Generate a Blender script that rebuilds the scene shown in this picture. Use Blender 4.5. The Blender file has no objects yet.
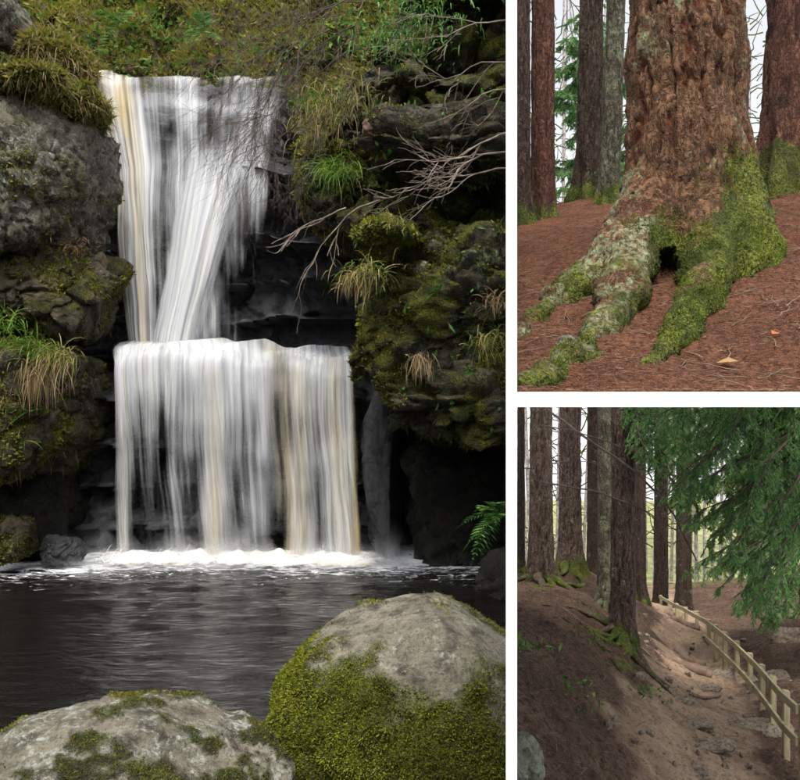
import bpy, bmesh, math, random
import numpy as np

# ------------------------------------------------------------------ camera, sky, sun, exposure
SC = bpy.context.scene
COL = SC.collection
F, CX, CY = 900.0, 511.5, 399.5          # focal length and optical axis, in pixels of an 800 x 780 picture
cam_d = bpy.data.cameras.new('camera')
cam = bpy.data.objects.new('camera', cam_d)
COL.objects.link(cam)
cam.location = (0, 0, 0)
cam.rotation_euler = (math.radians(90), 0, 0)
cam_d.sensor_fit = 'HORIZONTAL'
cam_d.sensor_width = 36
cam_d.lens = F / 800 * 36
cam_d.shift_x = (400 - CX) / 800
cam_d.shift_y = (CY - 390) / 800
cam_d.clip_end = 1000
SC.camera = cam

SUN_EL, SUN_AZ = 67, 176                 # azimuth from the viewing direction, clockwise: the sun stands behind the viewer
world = bpy.data.worlds.new('World')
SC.world = world
world.use_nodes = True
wn, wl = world.node_tree.nodes, world.node_tree.links
wn.clear()
geo = wn.new('ShaderNodeNewGeometry')
sep = wn.new('ShaderNodeSeparateXYZ'); wl.new(geo.outputs['Incoming'], sep.inputs[0])
neg = [None] * 3
for i in range(2):
    m_ = wn.new('ShaderNodeMath'); m_.operation = 'MULTIPLY'; m_.inputs[1].default_value = -1
    wl.new(sep.outputs[i], m_.inputs[0]); neg[i] = m_
m_ = wn.new('ShaderNodeMath'); m_.operation = 'ABSOLUTE'; wl.new(sep.outputs[2], m_.inputs[0])
neg[2] = wn.new('ShaderNodeMath'); neg[2].operation = 'ADD'; neg[2].inputs[1].default_value = .14; wl.new(m_.outputs[0], neg[2].inputs[0])   # bright cloudy air down to and below the skyline
comb = wn.new('ShaderNodeCombineXYZ')
for i in range(3):
    wl.new(neg[i].outputs[0], comb.inputs[i])
sky = wn.new('ShaderNodeTexSky')
sky.sky_type = 'NISHITA'
sky.sun_disc = False
sky.sun_elevation = math.radians(SUN_EL)
sky.sun_rotation = math.radians(SUN_AZ)
sky.dust_density = 3.0
wl.new(comb.outputs[0], sky.inputs[0])
hsv = wn.new('ShaderNodeHueSaturation'); hsv.inputs['Saturation'].default_value = 0.17
wl.new(sky.outputs[0], hsv.inputs['Color'])
bg = wn.new('ShaderNodeBackground'); bg.inputs['Strength'].default_value = 0.125
wl.new(hsv.outputs[0], bg.inputs['Color'])
wo = wn.new('ShaderNodeOutputWorld'); wl.new(bg.outputs[0], wo.inputs[0])

sun_d = bpy.data.lights.new('sun', 'SUN')
sun_d.energy = 2.0
sun_d.angle = math.radians(14)
sun_d.color = (1.0, 0.94, 0.84)
sun = bpy.data.objects.new('sun', sun_d)
COL.objects.link(sun)
sun.rotation_euler = (math.radians(90 - SUN_EL), 0, math.radians(180 - SUN_AZ))
SC.view_settings.view_transform = 'Standard'
SC.view_settings.look = 'None'
SC.view_settings.exposure = 1.42
SC.view_settings.gamma = 1
SC.view_settings.use_curve_mapping = False
SC.render.engine = 'CYCLES'
SC.cycles.use_denoising = True
SC.cycles.max_bounces = 4
SC.cycles.diffuse_bounces = 3
SC.cycles.glossy_bounces = 2
SC.cycles.use_adaptive_sampling = True
SC.cycles.adaptive_threshold = 0.03
SC.cycles.adaptive_min_samples = 12
SC.cycles.caustics_reflective = False
SC.cycles.transparent_max_bounces = 10
SC.cycles.sample_clamp_indirect = 6

# ------------------------------------------------------------------ helpers
def P(px, row, d):
    return np.array([(px - CX) / F * d, d, (CY - row) / F * d])

G3 = np.array([[1,1,0],[-1,1,0],[1,-1,0],[-1,-1,0],[1,0,1],[-1,0,1],[1,0,-1],[-1,0,-1],[0,1,1],[0,-1,1],[0,1,-1],[0,-1,-1]], float)

def _h(i, seed):
    i = i.astype(np.int64)
    h = (i[..., 0] * 374761393 + i[..., 1] * 668265263 + i[..., 2] * 2147483647 + seed * 974711) & 0xFFFFFFFF
    h = ((h ^ (h >> 13)) * 1274126177) & 0xFFFFFFFF
    h = ((h ^ (h >> 16)) * 2246822519) & 0xFFFFFFFF
    return h ^ (h >> 13)

def perlin(p, seed=0):
    p = np.asarray(p, float)
    i = np.floor(p); f = p - i
    u = f * f * f * (f * (f * 6 - 15) + 10)
    out = 0
    for dx in (0, 1):
        for dy in (0, 1):
            for dz in (0, 1):
                c = np.array([dx, dy, dz])
                g = G3[_h(i + c, seed) % 12]
                w = (u[:, 0] if dx else 1 - u[:, 0]) * (u[:, 1] if dy else 1 - u[:, 1]) * (u[:, 2] if dz else 1 - u[:, 2])
                out = out + w * ((f - c) * g).sum(1)
    return out

def fbm(p, o=4, seed=0, gain=0.5):
    a, s, t = 1.0, 0, 1.0
    for k in range(o):
        s = s + a * perlin(np.asarray(p) * t + 17.3 * k, seed + k)
        a *= gain; t *= 2.03
    return s

def worley(p, seed=0):
    p = np.asarray(p, float)
    i = np.floor(p)
    f1 = np.full(len(p), 9.0); f2 = f1.copy(); idc = np.zeros(len(p))
    for dx in (-1, 0, 1):
        for dy in (-1, 0, 1):
            for dz in (-1, 0, 1):
                c = i + np.array([dx, dy, dz])
                h = _h(c, seed)
                o = np.stack([(h & 1023) / 1023.0, ((h >> 10) & 1023) / 1023.0, ((h >> 20) & 1023) / 1023.0], 1)
                d = np.linalg.norm(c + o - p, axis=1)
                m = d < f1
                f2 = np.where(m, f1, np.minimum(f2, d)); f1 = np.where(m, d, f1)
                idc = np.where(m, (h % 997) / 997.0, idc)
    return f1, f2, idc

def sstep(a, b, x):
    t = np.clip((x - a) / (b - a), 0, 1)
    return t * t * (3 - 2 * t)

def mk(name, V, FC, mat, parent=None, smooth=True, attrs=None, link=True):
    V = np.asarray(V, float)
    if not isinstance(FC, list):
        FC = [FC]
    FC = [np.asarray(f, int) for f in FC if len(f)]
    me = bpy.data.meshes.new(name)
    me.vertices.add(len(V)); me.vertices.foreach_set('co', V.astype(np.float32).ravel())
    loops = np.concatenate([f.ravel() for f in FC])
    tot = np.concatenate([np.full(len(f), f.shape[1]) for f in FC])
    start = np.concatenate([[0], np.cumsum(tot)[:-1]])
    me.loops.add(len(loops)); me.loops.foreach_set('vertex_index', loops.astype(np.int32))
    me.polygons.add(len(tot)); me.polygons.foreach_set('loop_start', start.astype(np.int32))
    me.polygons.foreach_set('loop_total', tot.astype(np.int32))
    me.update(calc_edges=True)
    me.polygons.foreach_set('use_smooth', np.full(len(tot), bool(smooth)))
    for k, v in (attrs or {}).items():
        v = np.asarray(v, np.float32)
        if v.ndim == 1:
            a = me.attributes.new(k, 'FLOAT', 'POINT'); a.data.foreach_set('value', v)
        else:
            a = me.attributes.new(k, 'FLOAT_VECTOR', 'POINT'); a.data.foreach_set('vector', v.ravel())
    me.validate()
    if mat is not None:
        me.materials.append(mat)
    o = bpy.data.objects.new(name, me)
    COL.objects.link(o)
    if parent is not None:
        o.parent = parent
        o.matrix_parent_inverse = parent.matrix_basis.inverted()
    return o

def tag(o, label=None, cat=None, group=None, kind=None):
    for k, v in (('label', label), ('category', cat), ('group', group), ('kind', kind)):
        if v:
            o[k] = v
    return o

def thing(name, loc, label, cat, group=None):
    o = bpy.data.objects.new(name, None)
    COL.objects.link(o)
    o.location = tuple(loc)
    o.empty_display_size = 0.2
    return tag(o, label, cat, group)

def grid(nu, nv):
    i = np.arange(nu * nv).reshape(nv, nu)
    return np.stack([i[:-1, :-1], i[:-1, 1:], i[1:, 1:], i[1:, :-1]], -1).reshape(-1, 4)

def box(c, s, rotz=0.0, bevel=0.0):
    """centre, full size -> verts, quads of a box with chamfered long edges"""
    x, y, z = np.array(s) / 2
    b = min(bevel, x * .9, y * .9)
    ring = np.array([[-x + b, -y], [x - b, -y], [x, -y + b], [x, y - b], [x - b, y], [-x + b, y], [-x, y - b], [-x, -y + b]])
    V = np.concatenate([np.c_[ring, np.full(8, -z)], np.c_[ring, np.full(8, z)]])
    ca, sa = math.cos(rotz), math.sin(rotz)
    V = np.stack([V[:, 0] * ca - V[:, 1] * sa, V[:, 0] * sa + V[:, 1] * ca, V[:, 2]], 1) + np.array(c)
    q = np.array([[i, (i + 1) % 8, (i + 1) % 8 + 8, i + 8] for i in range(8)])
    return V, [q, np.array([list(range(7, -1, -1)), list(range(8, 16))])]

def frames(pts):
    t = np.gradient(pts, axis=0)
    t /= np.linalg.norm(t, axis=1, keepdims=True) + 1e-9
    ref = np.array([0, 0, 1.0]) if abs(t[:, 2]).mean() < .8 else np.array([0, 1.0, 0])
    a = np.cross(t, ref); a /= np.linalg.norm(a, axis=1, keepdims=True) + 1e-9
    return t, a, np.cross(a, t)

def tube(pts, rad, n=8, squash=1.0, cap=False):
    pts = np.asarray(pts, float); rad = np.broadcast_to(rad, (len(pts),))
    t, a, b = frames(pts)
    th = np.linspace(0, 2 * math.pi, n, endpoint=False)
    V = pts[:, None] + rad[:, None, None] * (np.cos(th)[None, :, None] * a[:, None] + squash * np.sin(th)[None, :, None] * b[:, None])
    i = np.arange(len(pts) * n).reshape(len(pts), n)
    q = np.stack([i[:-1], np.roll(i[:-1], -1, 1), np.roll(i[1:], -1, 1), i[1:]], -1).reshape(-1, 4)
    return V.reshape(-1, 3), (q if not cap else [q, np.array([i[0][::-1], i[-1]])])

def resample(pts, n):
    pts = np.asarray(pts, float)
    k = len(pts)
    if k > 2:   # catmull-rom
        e = np.vstack([2 * pts[0] - pts[1], pts, 2 * pts[-1] - pts[-2]])
        s = np.linspace(0, k - 1 - 1e-6, n); j = s.astype(int); f = (s - j)[:, None]
        p0, p1, p2, p3 = e[j], e[j + 1], e[j + 2], e[j + 3]
        return .5 * (2 * p1 + (p2 - p0) * f + (2 * p0 - 5 * p1 + 4 * p2 - p3) * f ** 2 + (3 * p1 - p0 - 3 * p2 + p3) * f ** 3)
    s = np.linspace(0, 1, n)[:, None]
    return pts[0] + (pts[-1] - pts[0]) * s

class Acc:
    """collects pieces into one mesh"""
    def __init__(self):
        self.V, self.F, self.n, self.A = [], {}, 0, []
    def add(self, V, Q, a=None):
        for q in (Q if isinstance(Q, list) else [Q]):
            q = np.asarray(q)
            self.F.setdefault(q.shape[1], []).append(q + self.n)
        self.V.append(V); self.n += len(V)
        self.A.append(np.zeros(len(V)) if a is None else np.broadcast_to(a, (len(V),)))
    def make(self, name, mat, parent=None, smooth=True):
        return mk(name, np.concatenate(self.V), [np.concatenate(v) for v in self.F.values()], mat, parent, smooth,
                  {'a': np.concatenate(self.A)})

def sample(V, Q, n, rng):
    """area-weighted points and normals on a quad / tri mesh"""
    Q = np.asarray(Q)
    T = np.concatenate([Q[:, [0, 1, 2]], Q[:, [0, 2, 3]]]) if Q.shape[1] == 4 else Q
    a, b, c = V[T[:, 0]], V[T[:, 1]], V[T[:, 2]]
    cr = np.cross(b - a, c - a); ar = np.linalg.norm(cr, axis=1)
    k = rng.choice(len(T), n, p=ar / ar.sum())
    u, v = rng.random(n), rng.random(n)
    s = u + v > 1; u[s] = 1 - u[s]; v[s] = 1 - v[s]
    p = a[k] + u[:, None] * (b - a)[k] + v[:, None] * (c - a)[k]
    return p, cr[k] / (ar[k][:, None] + 1e-12)

def unit(v):
    return v / (np.linalg.norm(v, axis=-1, keepdims=True) + 1e-9)

def blades(p, d, length, width, droop, rng, seg=3, up=None):
    """bent tapered strips: p roots, d directions; droop bends them downwards"""
    n = len(p)
    length = np.broadcast_to(length, (n,)); width = np.broadcast_to(width, (n,)); droop = np.broadcast_to(droop, (n,))
    d = unit(d)
    side = unit(np.cross(d, rng.normal(size=(n, 3))))
    pts, cur, dd = [], p.copy(), d.copy()
    V = np.zeros((n, (seg + 1) * 2, 3))
    for s in range(seg + 1):
        t = s / seg
        w = width * (1 - t) ** .6 * (0.55 + .9 * min(t * 3, 1) * .5) * .5 + width * .02
        V[:, 2 * s] = cur - side * w[:, None]; V[:, 2 * s + 1] = cur + side * w[:, None]
        dd = unit(dd + np.array([0, 0, -1.0]) * (droop / seg)[:, None])
        cur = cur + dd * (length / seg)[:, None]
    q = np.array([[2 * s, 2 * s + 1, 2 * s + 3, 2 * s + 2] for s in range(seg)])
    Q = (q[None] + (np.arange(n) * (seg + 1) * 2)[:, None, None]).reshape(-1, 4)
    rnd = np.repeat(rng.random(n), (seg + 1) * 2)
    return V.reshape(-1, 3), Q, rnd

def leaves(p, d, length, width, rng, nrm=None):
    """pointed folded leaves, two quads each"""
    n = len(p)
    length = np.broadcast_to(length, (n,))[:, None]; width = np.broadcast_to(width, (n,))[:, None]
    d = unit(d)
    nn = rng.normal(size=(n, 3)) if nrm is None else nrm + .5 * rng.normal(size=(n, 3))
    s = unit(np.cross(d, nn)); b = np.cross(s, d)
    V = np.stack([p, p + d * length * .45 + s * width * .5 + b * width * .18, p + d * length, p + d * length * .45 - s * width * .5 + b * width * .18], 1)
    i = np.arange(n)[:, None] * 4
    Q = np.concatenate([i + np.array([0, 1, 2]), i + np.array([0, 2, 3])])
    return V.reshape(-1, 3), Q, np.repeat(rng.random(n), 4)

def vnormals(V, Q):
    T = np.concatenate([Q[:, [0, 1, 2]], Q[:, [0, 2, 3]]]) if Q.shape[1] == 4 else Q
    cr = np.cross(V[T[:, 1]] - V[T[:, 0]], V[T[:, 2]] - V[T[:, 0]])
    N = np.zeros_like(V)
    for k_ in range(3):
        np.add.at(N, T[:, k_], cr)
    return unit(N)

class TPS:
    def __init__(self, pts, reg=0.02):
        p = np.array(pts, float); self.c = p[:, :2]
        n = len(p)
        K = self.k(self.c, self.c) + reg * np.eye(n)
        A = np.zeros((n + 3, n + 3)); A[:n, :n] = K; A[:n, n] = 1; A[:n, n + 1:] = self.c
        A[n, :n] = 1; A[n + 1:, :n] = self.c.T
        self.w = np.linalg.solve(A, np.r_[p[:, 2], 0, 0, 0])
    @staticmethod
    def k(a, b):
        r2 = ((a[:, None] - b[None]) ** 2).sum(-1)
        return .5 * r2 * np.log(r2 + 1e-9)
    def __call__(self, x, y):
        q = np.stack([np.ravel(x), np.ravel(y)], 1).astype(float)
        z = self.k(q, self.c) @ self.w[:-3] + self.w[-3] + q @ self.w[-2:]
        return z.reshape(np.shape(x)) if np.ndim(x) else float(z[0])

# ------------------------------------------------------------------ materials
class Mat:
    def __init__(self, name):
        self.m = bpy.data.materials.new(name); self.m.use_nodes = True
        self.N, self.L = self.m.node_tree.nodes, self.m.node_tree.links
        self.N.clear()
        self.out = self.N.new('ShaderNodeOutputMaterial')
        self.pos = self.N.new('ShaderNodeNewGeometry')
        self.P = self.pos.outputs['Position']
    def link(self, sock, v):
        if isinstance(v, bpy.types.NodeSocket):
            self.L.new(v, sock)
        elif isinstance(v, (tuple, list)) and len(v) == 3 and sock.type == 'RGBA':
            sock.default_value = (*v, 1)
        else:
            sock.default_value = v
    def mapping(self, scale, vec=None):
        n = self.N.new('ShaderNodeVectorMath'); n.operation = 'MULTIPLY'
        self.link(n.inputs[0], vec or self.P); n.inputs[1].default_value = scale
        return n.outputs[0]
    def noise(self, scale, detail=4, rough=.55, vec=None, dist=0.0, color=False):
        n = self.N.new('ShaderNodeTexNoise')
        self.link(n.inputs['Vector'], vec or self.P)
        n.inputs['Scale'].default_value = scale; n.inputs['Detail'].default_value = detail
        n.inputs['Roughness'].default_value = rough; n.inputs['Distortion'].default_value = dist
        return n.outputs['Color' if color else 'Fac']
    def vor(self, scale, feature='F1', vec=None, out='Distance'):
        n = self.N.new('ShaderNodeTexVoronoi'); n.feature = feature
        self.link(n.inputs['Vector'], vec or self.P); n.inputs['Scale'].default_value = scale
        return n.outputs[out]
    def math(self, op, a, b=0.0, clamp=False):
        n = self.N.new('ShaderNodeMath'); n.operation = op; n.use_clamp = clamp
        self.link(n.inputs[0], a); self.link(n.inputs[1], b)
        return n.outputs[0]
    def ss(self, v, a, b):
        n = self.N.new('ShaderNodeMapRange'); n.interpolation_type = 'SMOOTHSTEP'
        self.link(n.inputs[0], v); n.inputs[1].default_value = a; n.inputs[2].default_value = b
        return n.outputs[0]
    def mix(self, f, a, b, mode='MIX'):
        n = self.N.new('ShaderNodeMix'); n.data_type = 'RGBA'; n.blend_type = mode
        self.link(n.inputs[0], f); self.link(n.inputs[6], a); self.link(n.inputs[7], b)
        return n.outputs[2]
    def attr(self, name, out='Fac'):
        n = self.N.new('ShaderNodeAttribute'); n.attribute_name = name
        return n.outputs[out]
    def nz(self):
        n = self.N.new('ShaderNodeSeparateXYZ'); self.L.new(self.pos.outputs['True Normal'], n.inputs[0])
        return n.outputs[2]
    def snz(self):
        n = self.N.new('ShaderNodeSeparateXYZ'); self.L.new(self.pos.outputs['Normal'], n.inputs[0])
        return n.outputs[2]
    def bump(self, h, strength=.5, dist=.02, nrm=None):
        n = self.N.new('ShaderNodeBump')
        self.link(n.inputs['Height'], h); n.inputs['Strength'].default_value = strength; n.inputs['Distance'].default_value = dist
        if nrm is not None:
            self.L.new(nrm, n.inputs['Normal'])
        return n.outputs[0]
    def principled(self, color, rough=.8, normal=None, spec=.3, **kw):
        n = self.N.new('ShaderNodeBsdfPrincipled')
        self.link(n.inputs['Base Color'], color); self.link(n.inputs['Roughness'], rough)
        self.link(n.inputs['Specular IOR Level'], spec)
        if normal is not None:
            self.L.new(normal, n.inputs['Normal'])
        for k, v in kw.items():
            self.link(n.inputs[k], v)
        return n.outputs[0]
    def finish(self, sh):
        self.L.new(sh, self.out.inputs[0])
        return self.m

def rock_mat(name, c1, c2, lichen=.5, moss=.5, moss_c=((.045, .055, .012), (.13, .14, .02)), lich_c=(.33, .35, .30), rough=.85, spec=.3, up=.9, scale=1.0, mossdetail=1.0, by_attr=False):
    M = Mat(name)
    a = M.noise(1.3 * scale, 5, .62, dist=.3)
    b = M.noise(7 * scale, 5, .68)
    sp = M.noise(21 * scale, 4, .75, dist=.3)
    col = M.mix(M.ss(a, .35, .66), c1, c2)
    col = M.mix(M.ss(b, .42, .68), col, tuple(v * .28 for v in c1))
    col = M.mix(M.math('MULTIPLY', M.ss(sp, .58, .72), .5), col, tuple(min(1, v * 1.7) for v in c2))
    l = M.noise(5.2 * scale, 5, .7, dist=.6)
    lm = M.math('MULTIPLY', M.ss(l, .66 - .22 * lichen, .74 - .2 * lichen), M.ss(sp, .46, .60))
    lc = M.mix(M.noise(3, 3), lich_c, tuple(v * .55 for v in lich_c))
    col = M.mix(lm, col, lc)
    gr = M.noise(46 * scale, 4, .8)
    col = M.mix(M.math('MULTIPLY', M.ss(gr, .48, .66), .62), col, tuple(v * .18 for v in c1))
    # moss
    mn = M.noise(1.7 * scale, 5, .66, dist=.4)
    mv = M.math('ADD', M.math('MULTIPLY', M.snz(), up * .25), mn)
    mm = M.attr('m') if by_attr else M.ss(mv, .86 - .42 * moss, .99 - .42 * moss)
    fl = M.noise(55 * mossdetail, 3, .7)
    mc = M.mix(M.ss(M.noise(3.1, 5, .65), .36, .66), moss_c[0], moss_c[1])
    mc = M.mix(M.ss(fl, .35, .62), tuple(v * .35 for v in moss_c[0]), mc)
    col = M.mix(mm, col, mc)
    h = M.math('ADD', M.math('MULTIPLY', M.noise(9 * scale, 6, .68), 1.0), M.math('MULTIPLY', gr, -.22))
    h = M.math('ADD', h, M.math('MULTIPLY', M.math('MULTIPLY', fl, mm), .9))
    n = M.bump(h, 1.0, .07)
    return M.finish(M.principled(col, M.mix(mm, (rough,) * 3, (.95,) * 3), n, spec))

def plain(name, c, rough=.8, spec=.3, var=.35, scale=6, bump=.3, bd=.01):
    M = Mat(name)
    col = M.mix(M.ss(M.noise(scale, 6), .35, .68), tuple(v * (1 - var) for v in c), tuple(min(1, v * (1 + var)) for v in c))
    return M.finish(M.principled(col, rough, M.bump(M.noise(scale * 6, 5, .65), bump, bd), spec))

def leaf_mat(name, cols, trans=.35, rough=.6, spec=.25):
    """colour from the per-piece random attribute a"""
    M = Mat(name)
    r = M.N.new('ShaderNodeValToRGB')
    M.link(r.inputs[0], M.attr('a'))
    while len(r.color_ramp.elements) < len(cols):
        r.color_ramp.elements.new(.5)
    for i, c in enumerate(cols):
        r.color_ramp.elements[i].position = i / max(1, len(cols) - 1)
        r.color_ramp.elements[i].color = (*c, 1)
    col = r.outputs[0]
    p = M.principled(col, rough, None, spec)
    t = M.N.new('ShaderNodeBsdfTranslucent'); M.link(t.inputs[0], col)
    x = M.N.new('ShaderNodeMixShader'); x.inputs[0].default_value = trans
    M.L.new(p, x.inputs[1]); M.L.new(t.outputs[0], x.inputs[2])
    return M.finish(x.outputs[0])

def bark_mat(name, c_plate, c_deep, moss_h=.6, moss_c=((.05, .07, .012), (.17, .19, .03)), lich=.3, lich_c=(.24, .28, .2), cell=11, moss_amt=1.0):
    """furrowed bark; attribute h = height over the roots (m), moss grows near it"""
    M = Mat(name)
    v = M.mapping((cell, cell, cell * .3))
    rr = M.noise(.5, 3, .6, v, dist=.25)
    e = M.math('ABSOLUTE', M.math('SUBTRACT', rr, .5))
    v2 = M.mapping((cell, cell, cell * .5))
    r2 = M.noise(1.5, 4, .72, v2, dist=.4)
    e2 = M.math('ABSOLUTE', M.math('SUBTRACT', r2, .5))
    cid = M.noise(3.2, 3, .7, v2)
    n1 = M.noise(2.2, 4, .6)
    fine = M.noise(38, 4, .7)
    col = M.mix(M.ss(n1, .3, .7), c_plate, tuple(x * .6 for x in c_plate))
    col = M.mix(M.math('MULTIPLY', M.ss(cid, .42, .62), .7), col, (c_plate[0] * 1.5, c_plate[1] * 1.55, c_plate[2] * 1.6))
    col = M.mix(M.ss(e2, .05, .0), col, tuple(x * .25 for x in c_plate))
    col = M.mix(M.math('MULTIPLY', M.ss(M.attr('f'), .15, .75), .85), col, M.mix(M.ss(n1, .45, .6), c_deep, tuple(x * .25 for x in c_plate)))
    col = M.mix(M.ss(fine, .52, .75), col, tuple(x * .4 for x in c_plate))
    lm = M.math('MULTIPLY', M.ss(M.math('ADD', M.noise(3.3, 5, .7, dist=.5), M.math('MULTIPLY', M.attr('l'), .2)), .66 - .25 * lich, .76 - .25 * lich), M.ss(M.noise(24, 5, .7), .4, .58))
    col = M.mix(lm, col, lich_c)
    h = M.attr('h')
    mh = M.math('ADD', M.math('MULTIPLY', M.math('SUBTRACT', moss_h, h), .35 / max(moss_h, .1)), M.noise(3.4, 5, .66, dist=.3))
    mm = M.math('MULTIPLY', M.ss(mh, .56, .72), moss_amt)
    mossf = M.noise(60, 3, .7)
    mc = M.mix(M.ss(M.noise(2.6, 5, .65), .38, .64), moss_c[0], moss_c[1])
    mc = M.mix(M.ss(mossf, .36, .62), tuple(x * .35 for x in moss_c[0]), mc)
    col = M.mix(mm, col, mc)
    hh = M.math('ADD', M.math('MULTIPLY', M.ss(e, 0, .09), .4), M.math('ADD', M.math('MULTIPLY', M.ss(e2, 0, .1), .5), M.math('MULTIPLY', cid, .5)))
    hh = M.math('ADD', hh, M.math('MULTIPLY', fine, .5))
    hh = M.math('ADD', hh, M.math('MULTIPLY', M.math('MULTIPLY', mossf, mm), .5))
    return M.finish(M.principled(col, .9, M.bump(hh, .9, .035), .2))

WHITE = plain('white_painted_board', (.86, .86, .86), .7, .2, .02, 3, .05, .002)
ROCK_GREY = rock_mat('grey_lichen_rock', (.085, .078, .055), (.175, .158, .118), .8, .6, ((.045, .038, .008), (.11, .095, .012)), up=.3)
ROCK_MOSS = rock_mat('mossy_rock', (.05, .042, .026), (.10, .082, .05), .25, .86, ((.03, .034, .005), (.14, .13, .012)), up=.4)
ROCK_CLIFF = rock_mat('mossy_cliff_rock', (.035, .028, .018), (.085, .07, .045), .65, .98, ((.04, .048, .005), (.20, .20, .016)), (.20, .26, .15), up=.3)
ROCK_CLIFF2 = rock_mat('lichened_cliff_rock', (.04, .034, .024), (.085, .074, .05), .6, .85, ((.02, .022, .005), (.08, .075, .01)), (.17, .22, .15), up=.4)
ROCK_YEL = rock_mat('yellow_moss_rock', (.05, .045, .03), (.10, .09, .06), .5, .80, ((.05, .055, .006), (.20, .19, .012)), (.2, .24, .18), up=1.6)
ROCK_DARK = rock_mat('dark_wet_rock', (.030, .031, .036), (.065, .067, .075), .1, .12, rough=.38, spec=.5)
ROCK_CAVE = rock_mat('painted_shade_rock', (.007, .0065, .005), (.016, .014, .010), .05, .3, ((.006, .008, .002), (.02, .026, .005)), rough=.7)  # near-black stone and moss: shade of the recesses put into the colour
BOULDER_A = rock_mat('smooth_boulder_stone', (.15, .138, .105), (.24, .22, .175), .5, .95, ((.04, .05, .006), (.14, .16, .014)), (.34, .36, .31), by_attr=True)
BOULDER_B = rock_mat('speckled_boulder_stone', (.12, .11, .082), (.205, .188, .145), .95, .66, ((.03, .035, .008), (.085, .09, .014)), (.36, .38, .34), by_attr=True)
GRASS_M = leaf_mat('grass_blades', [(.045, .075, .010), (.09, .135, .018), (.16, .18, .03), (.28, .22, .09), (.36, .26, .12)])
GREEN_M = leaf_mat('fresh_green_blades', [(.03, .08, .008), (.065, .15, .014), (.12, .22, .02), (.19, .27, .04)])
DRY_M = leaf_mat('dead_grass', [(.16, .10, .05), (.27, .19, .09), (.34, .26, .15), (.12, .07, .035)])
MOSS_M = leaf_mat('moss_shoots', [(.05, .06, .006), (.11, .125, .009), (.19, .205, .014), (.26, .27, .02)])
ROOTMOSS_M = leaf_mat('root_moss_shoots', [(.025, .04, .005), (.055, .085, .008), (.10, .14, .013), (.16, .19, .02)])
FERN_M = leaf_mat('fern_leaves', [(.02, .06, .010), (.045, .13, .02), (.08, .19, .03), (.14, .24, .06)])
HEATH_M = leaf_mat('rusty_moss_and_heath', [(.08, .05, .012), (.17, .155, .016), (.13, .165, .018), (.25, .20, .035), (.09, .12, .016)])
TWIG_M = plain('pale_bare_twig', (.20, .16, .135), .8, .2, .35, 9)
TWIG_D = plain('brown_bare_twig', (.085, .065, .055), .8, .2, .35, 9)

# ------------------------------------------------------------------ rocks
_ico = {}
def ico(level):
    if level not in _ico:
        bm = bmesh.new(); bmesh.ops.create_icosphere(bm, subdivisions=level, radius=1)
        _ico[level] = (np.array([v.co[:] for v in bm.verts]), np.array([[v.index for v in f.verts] for f in bm.faces]))
        bm.free()
    return _ico[level]

def rock_geo(c, r, seed, n=3.0, amp=.12, freq=1.1, cuts=9, strata=0.0, level=5, rotz=None, cutmin=.72, fine=.5, cells=1.0):
    rng = np.random.default_rng(seed)
    D, T = ico(level)
    r = np.array(r, float)
    k = (np.abs(D) ** n).sum(1) ** (-1 / n)
    U = D * k[:, None]
    for _ in range(cuts):
        nn = unit(rng.normal(size=3)); h = rng.uniform(cutmin, 1.02)
        s = U @ nn - h
        U = U - np.where(s > 0, s * .85, 0)[:, None] * nn
    V = U * r
    a = rng.uniform(-.35, .35) if rotz is None else rotz
    R = np.array([[math.cos(a), -math.sin(a), 0], [math.sin(a), math.cos(a), 0], [0, 0, 1]])
    V = V @ R.T; ND = unit((D / r) @ R.T)
    q = V + np.asarray(c)
    sz = float(np.mean(r))
    d = fbm(q * freq / 1.0, 3, seed) * amp * 1.2
    f1, f2, cid = worley(q * np.array([1, 1, 1.6]) * freq * 1.5 + .35 * fbm(q * 2, 2, seed + 5)[:, None], seed)
    d += cells * (cid - .5) * amp * .55 - cells * amp * .55 * (1 - sstep(0, .16, f2 - f1))
    d += fbm(q * freq * 4, 4, seed + 9) * amp * fine * .7
    d -= fine * amp * .9 * (1 - np.abs(fbm(q * np.array([1, 1, 1.7]) * freq * 1.9, 3, seed + 15)) * 2.2).clip(0, 1) ** 6
    if strata:
        zz = q[:, 2] * 3.1 + .5 * fbm(q * .9, 3, seed + 3)
        d -= strata * (1 - sstep(.0, .22, np.abs((zz % 1) - .5)))
    V = q + ND * d[:, None]
    return V, T

XWALL = -0.022
def rock(px0, px1, row0, row1, d, ry, label, mat, seed, name='rock', **kw):
    a, b = P(px0, row0, d), P(px1, row1, d)
    c = (a + b) / 2
    r = np.array([(b[0] - a[0]) / 2, ry, (a[2] - b[2]) / 2])
    c[1] = d + ry * .8
    kw.setdefault('rotz', 0.0)
    V, T = rock_geo(c, r, seed, **kw)
    for _ in range(3):                     # keep the finished outline the size it was asked for
        px, rw = CX + F * V[:, 0] / V[:, 1], CY - F * V[:, 2] / V[:, 1]
        for ax, lo_, hi_, q in ((0, px0, px1, px), (2, row1, row0, rw)):
            a0, a1 = (q.min(), q.max()) if ax == 0 else (q.max(), q.min())
            sc = (hi_ - lo_) / (a1 - a0)
            m0 = (a0 + a1) / 2; m1 = (lo_ + hi_) / 2
            V[:, ax] = V[:, ax].mean() + (V[:, ax] - V[:, ax].mean()) * sc
            V[:, ax] += (m1 - m0) / F * d * (1 if ax == 0 else -1)
    V[:, 0] = np.minimum(V[:, 0], XWALL - .004 * np.random.default_rng(seed).random(len(V))) if px1 > 495 and px0 < 500 else V[:, 0]
    o = mk(name, V, T, mat)
    tag(o, label, 'rock')
    return o, V, T

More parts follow.
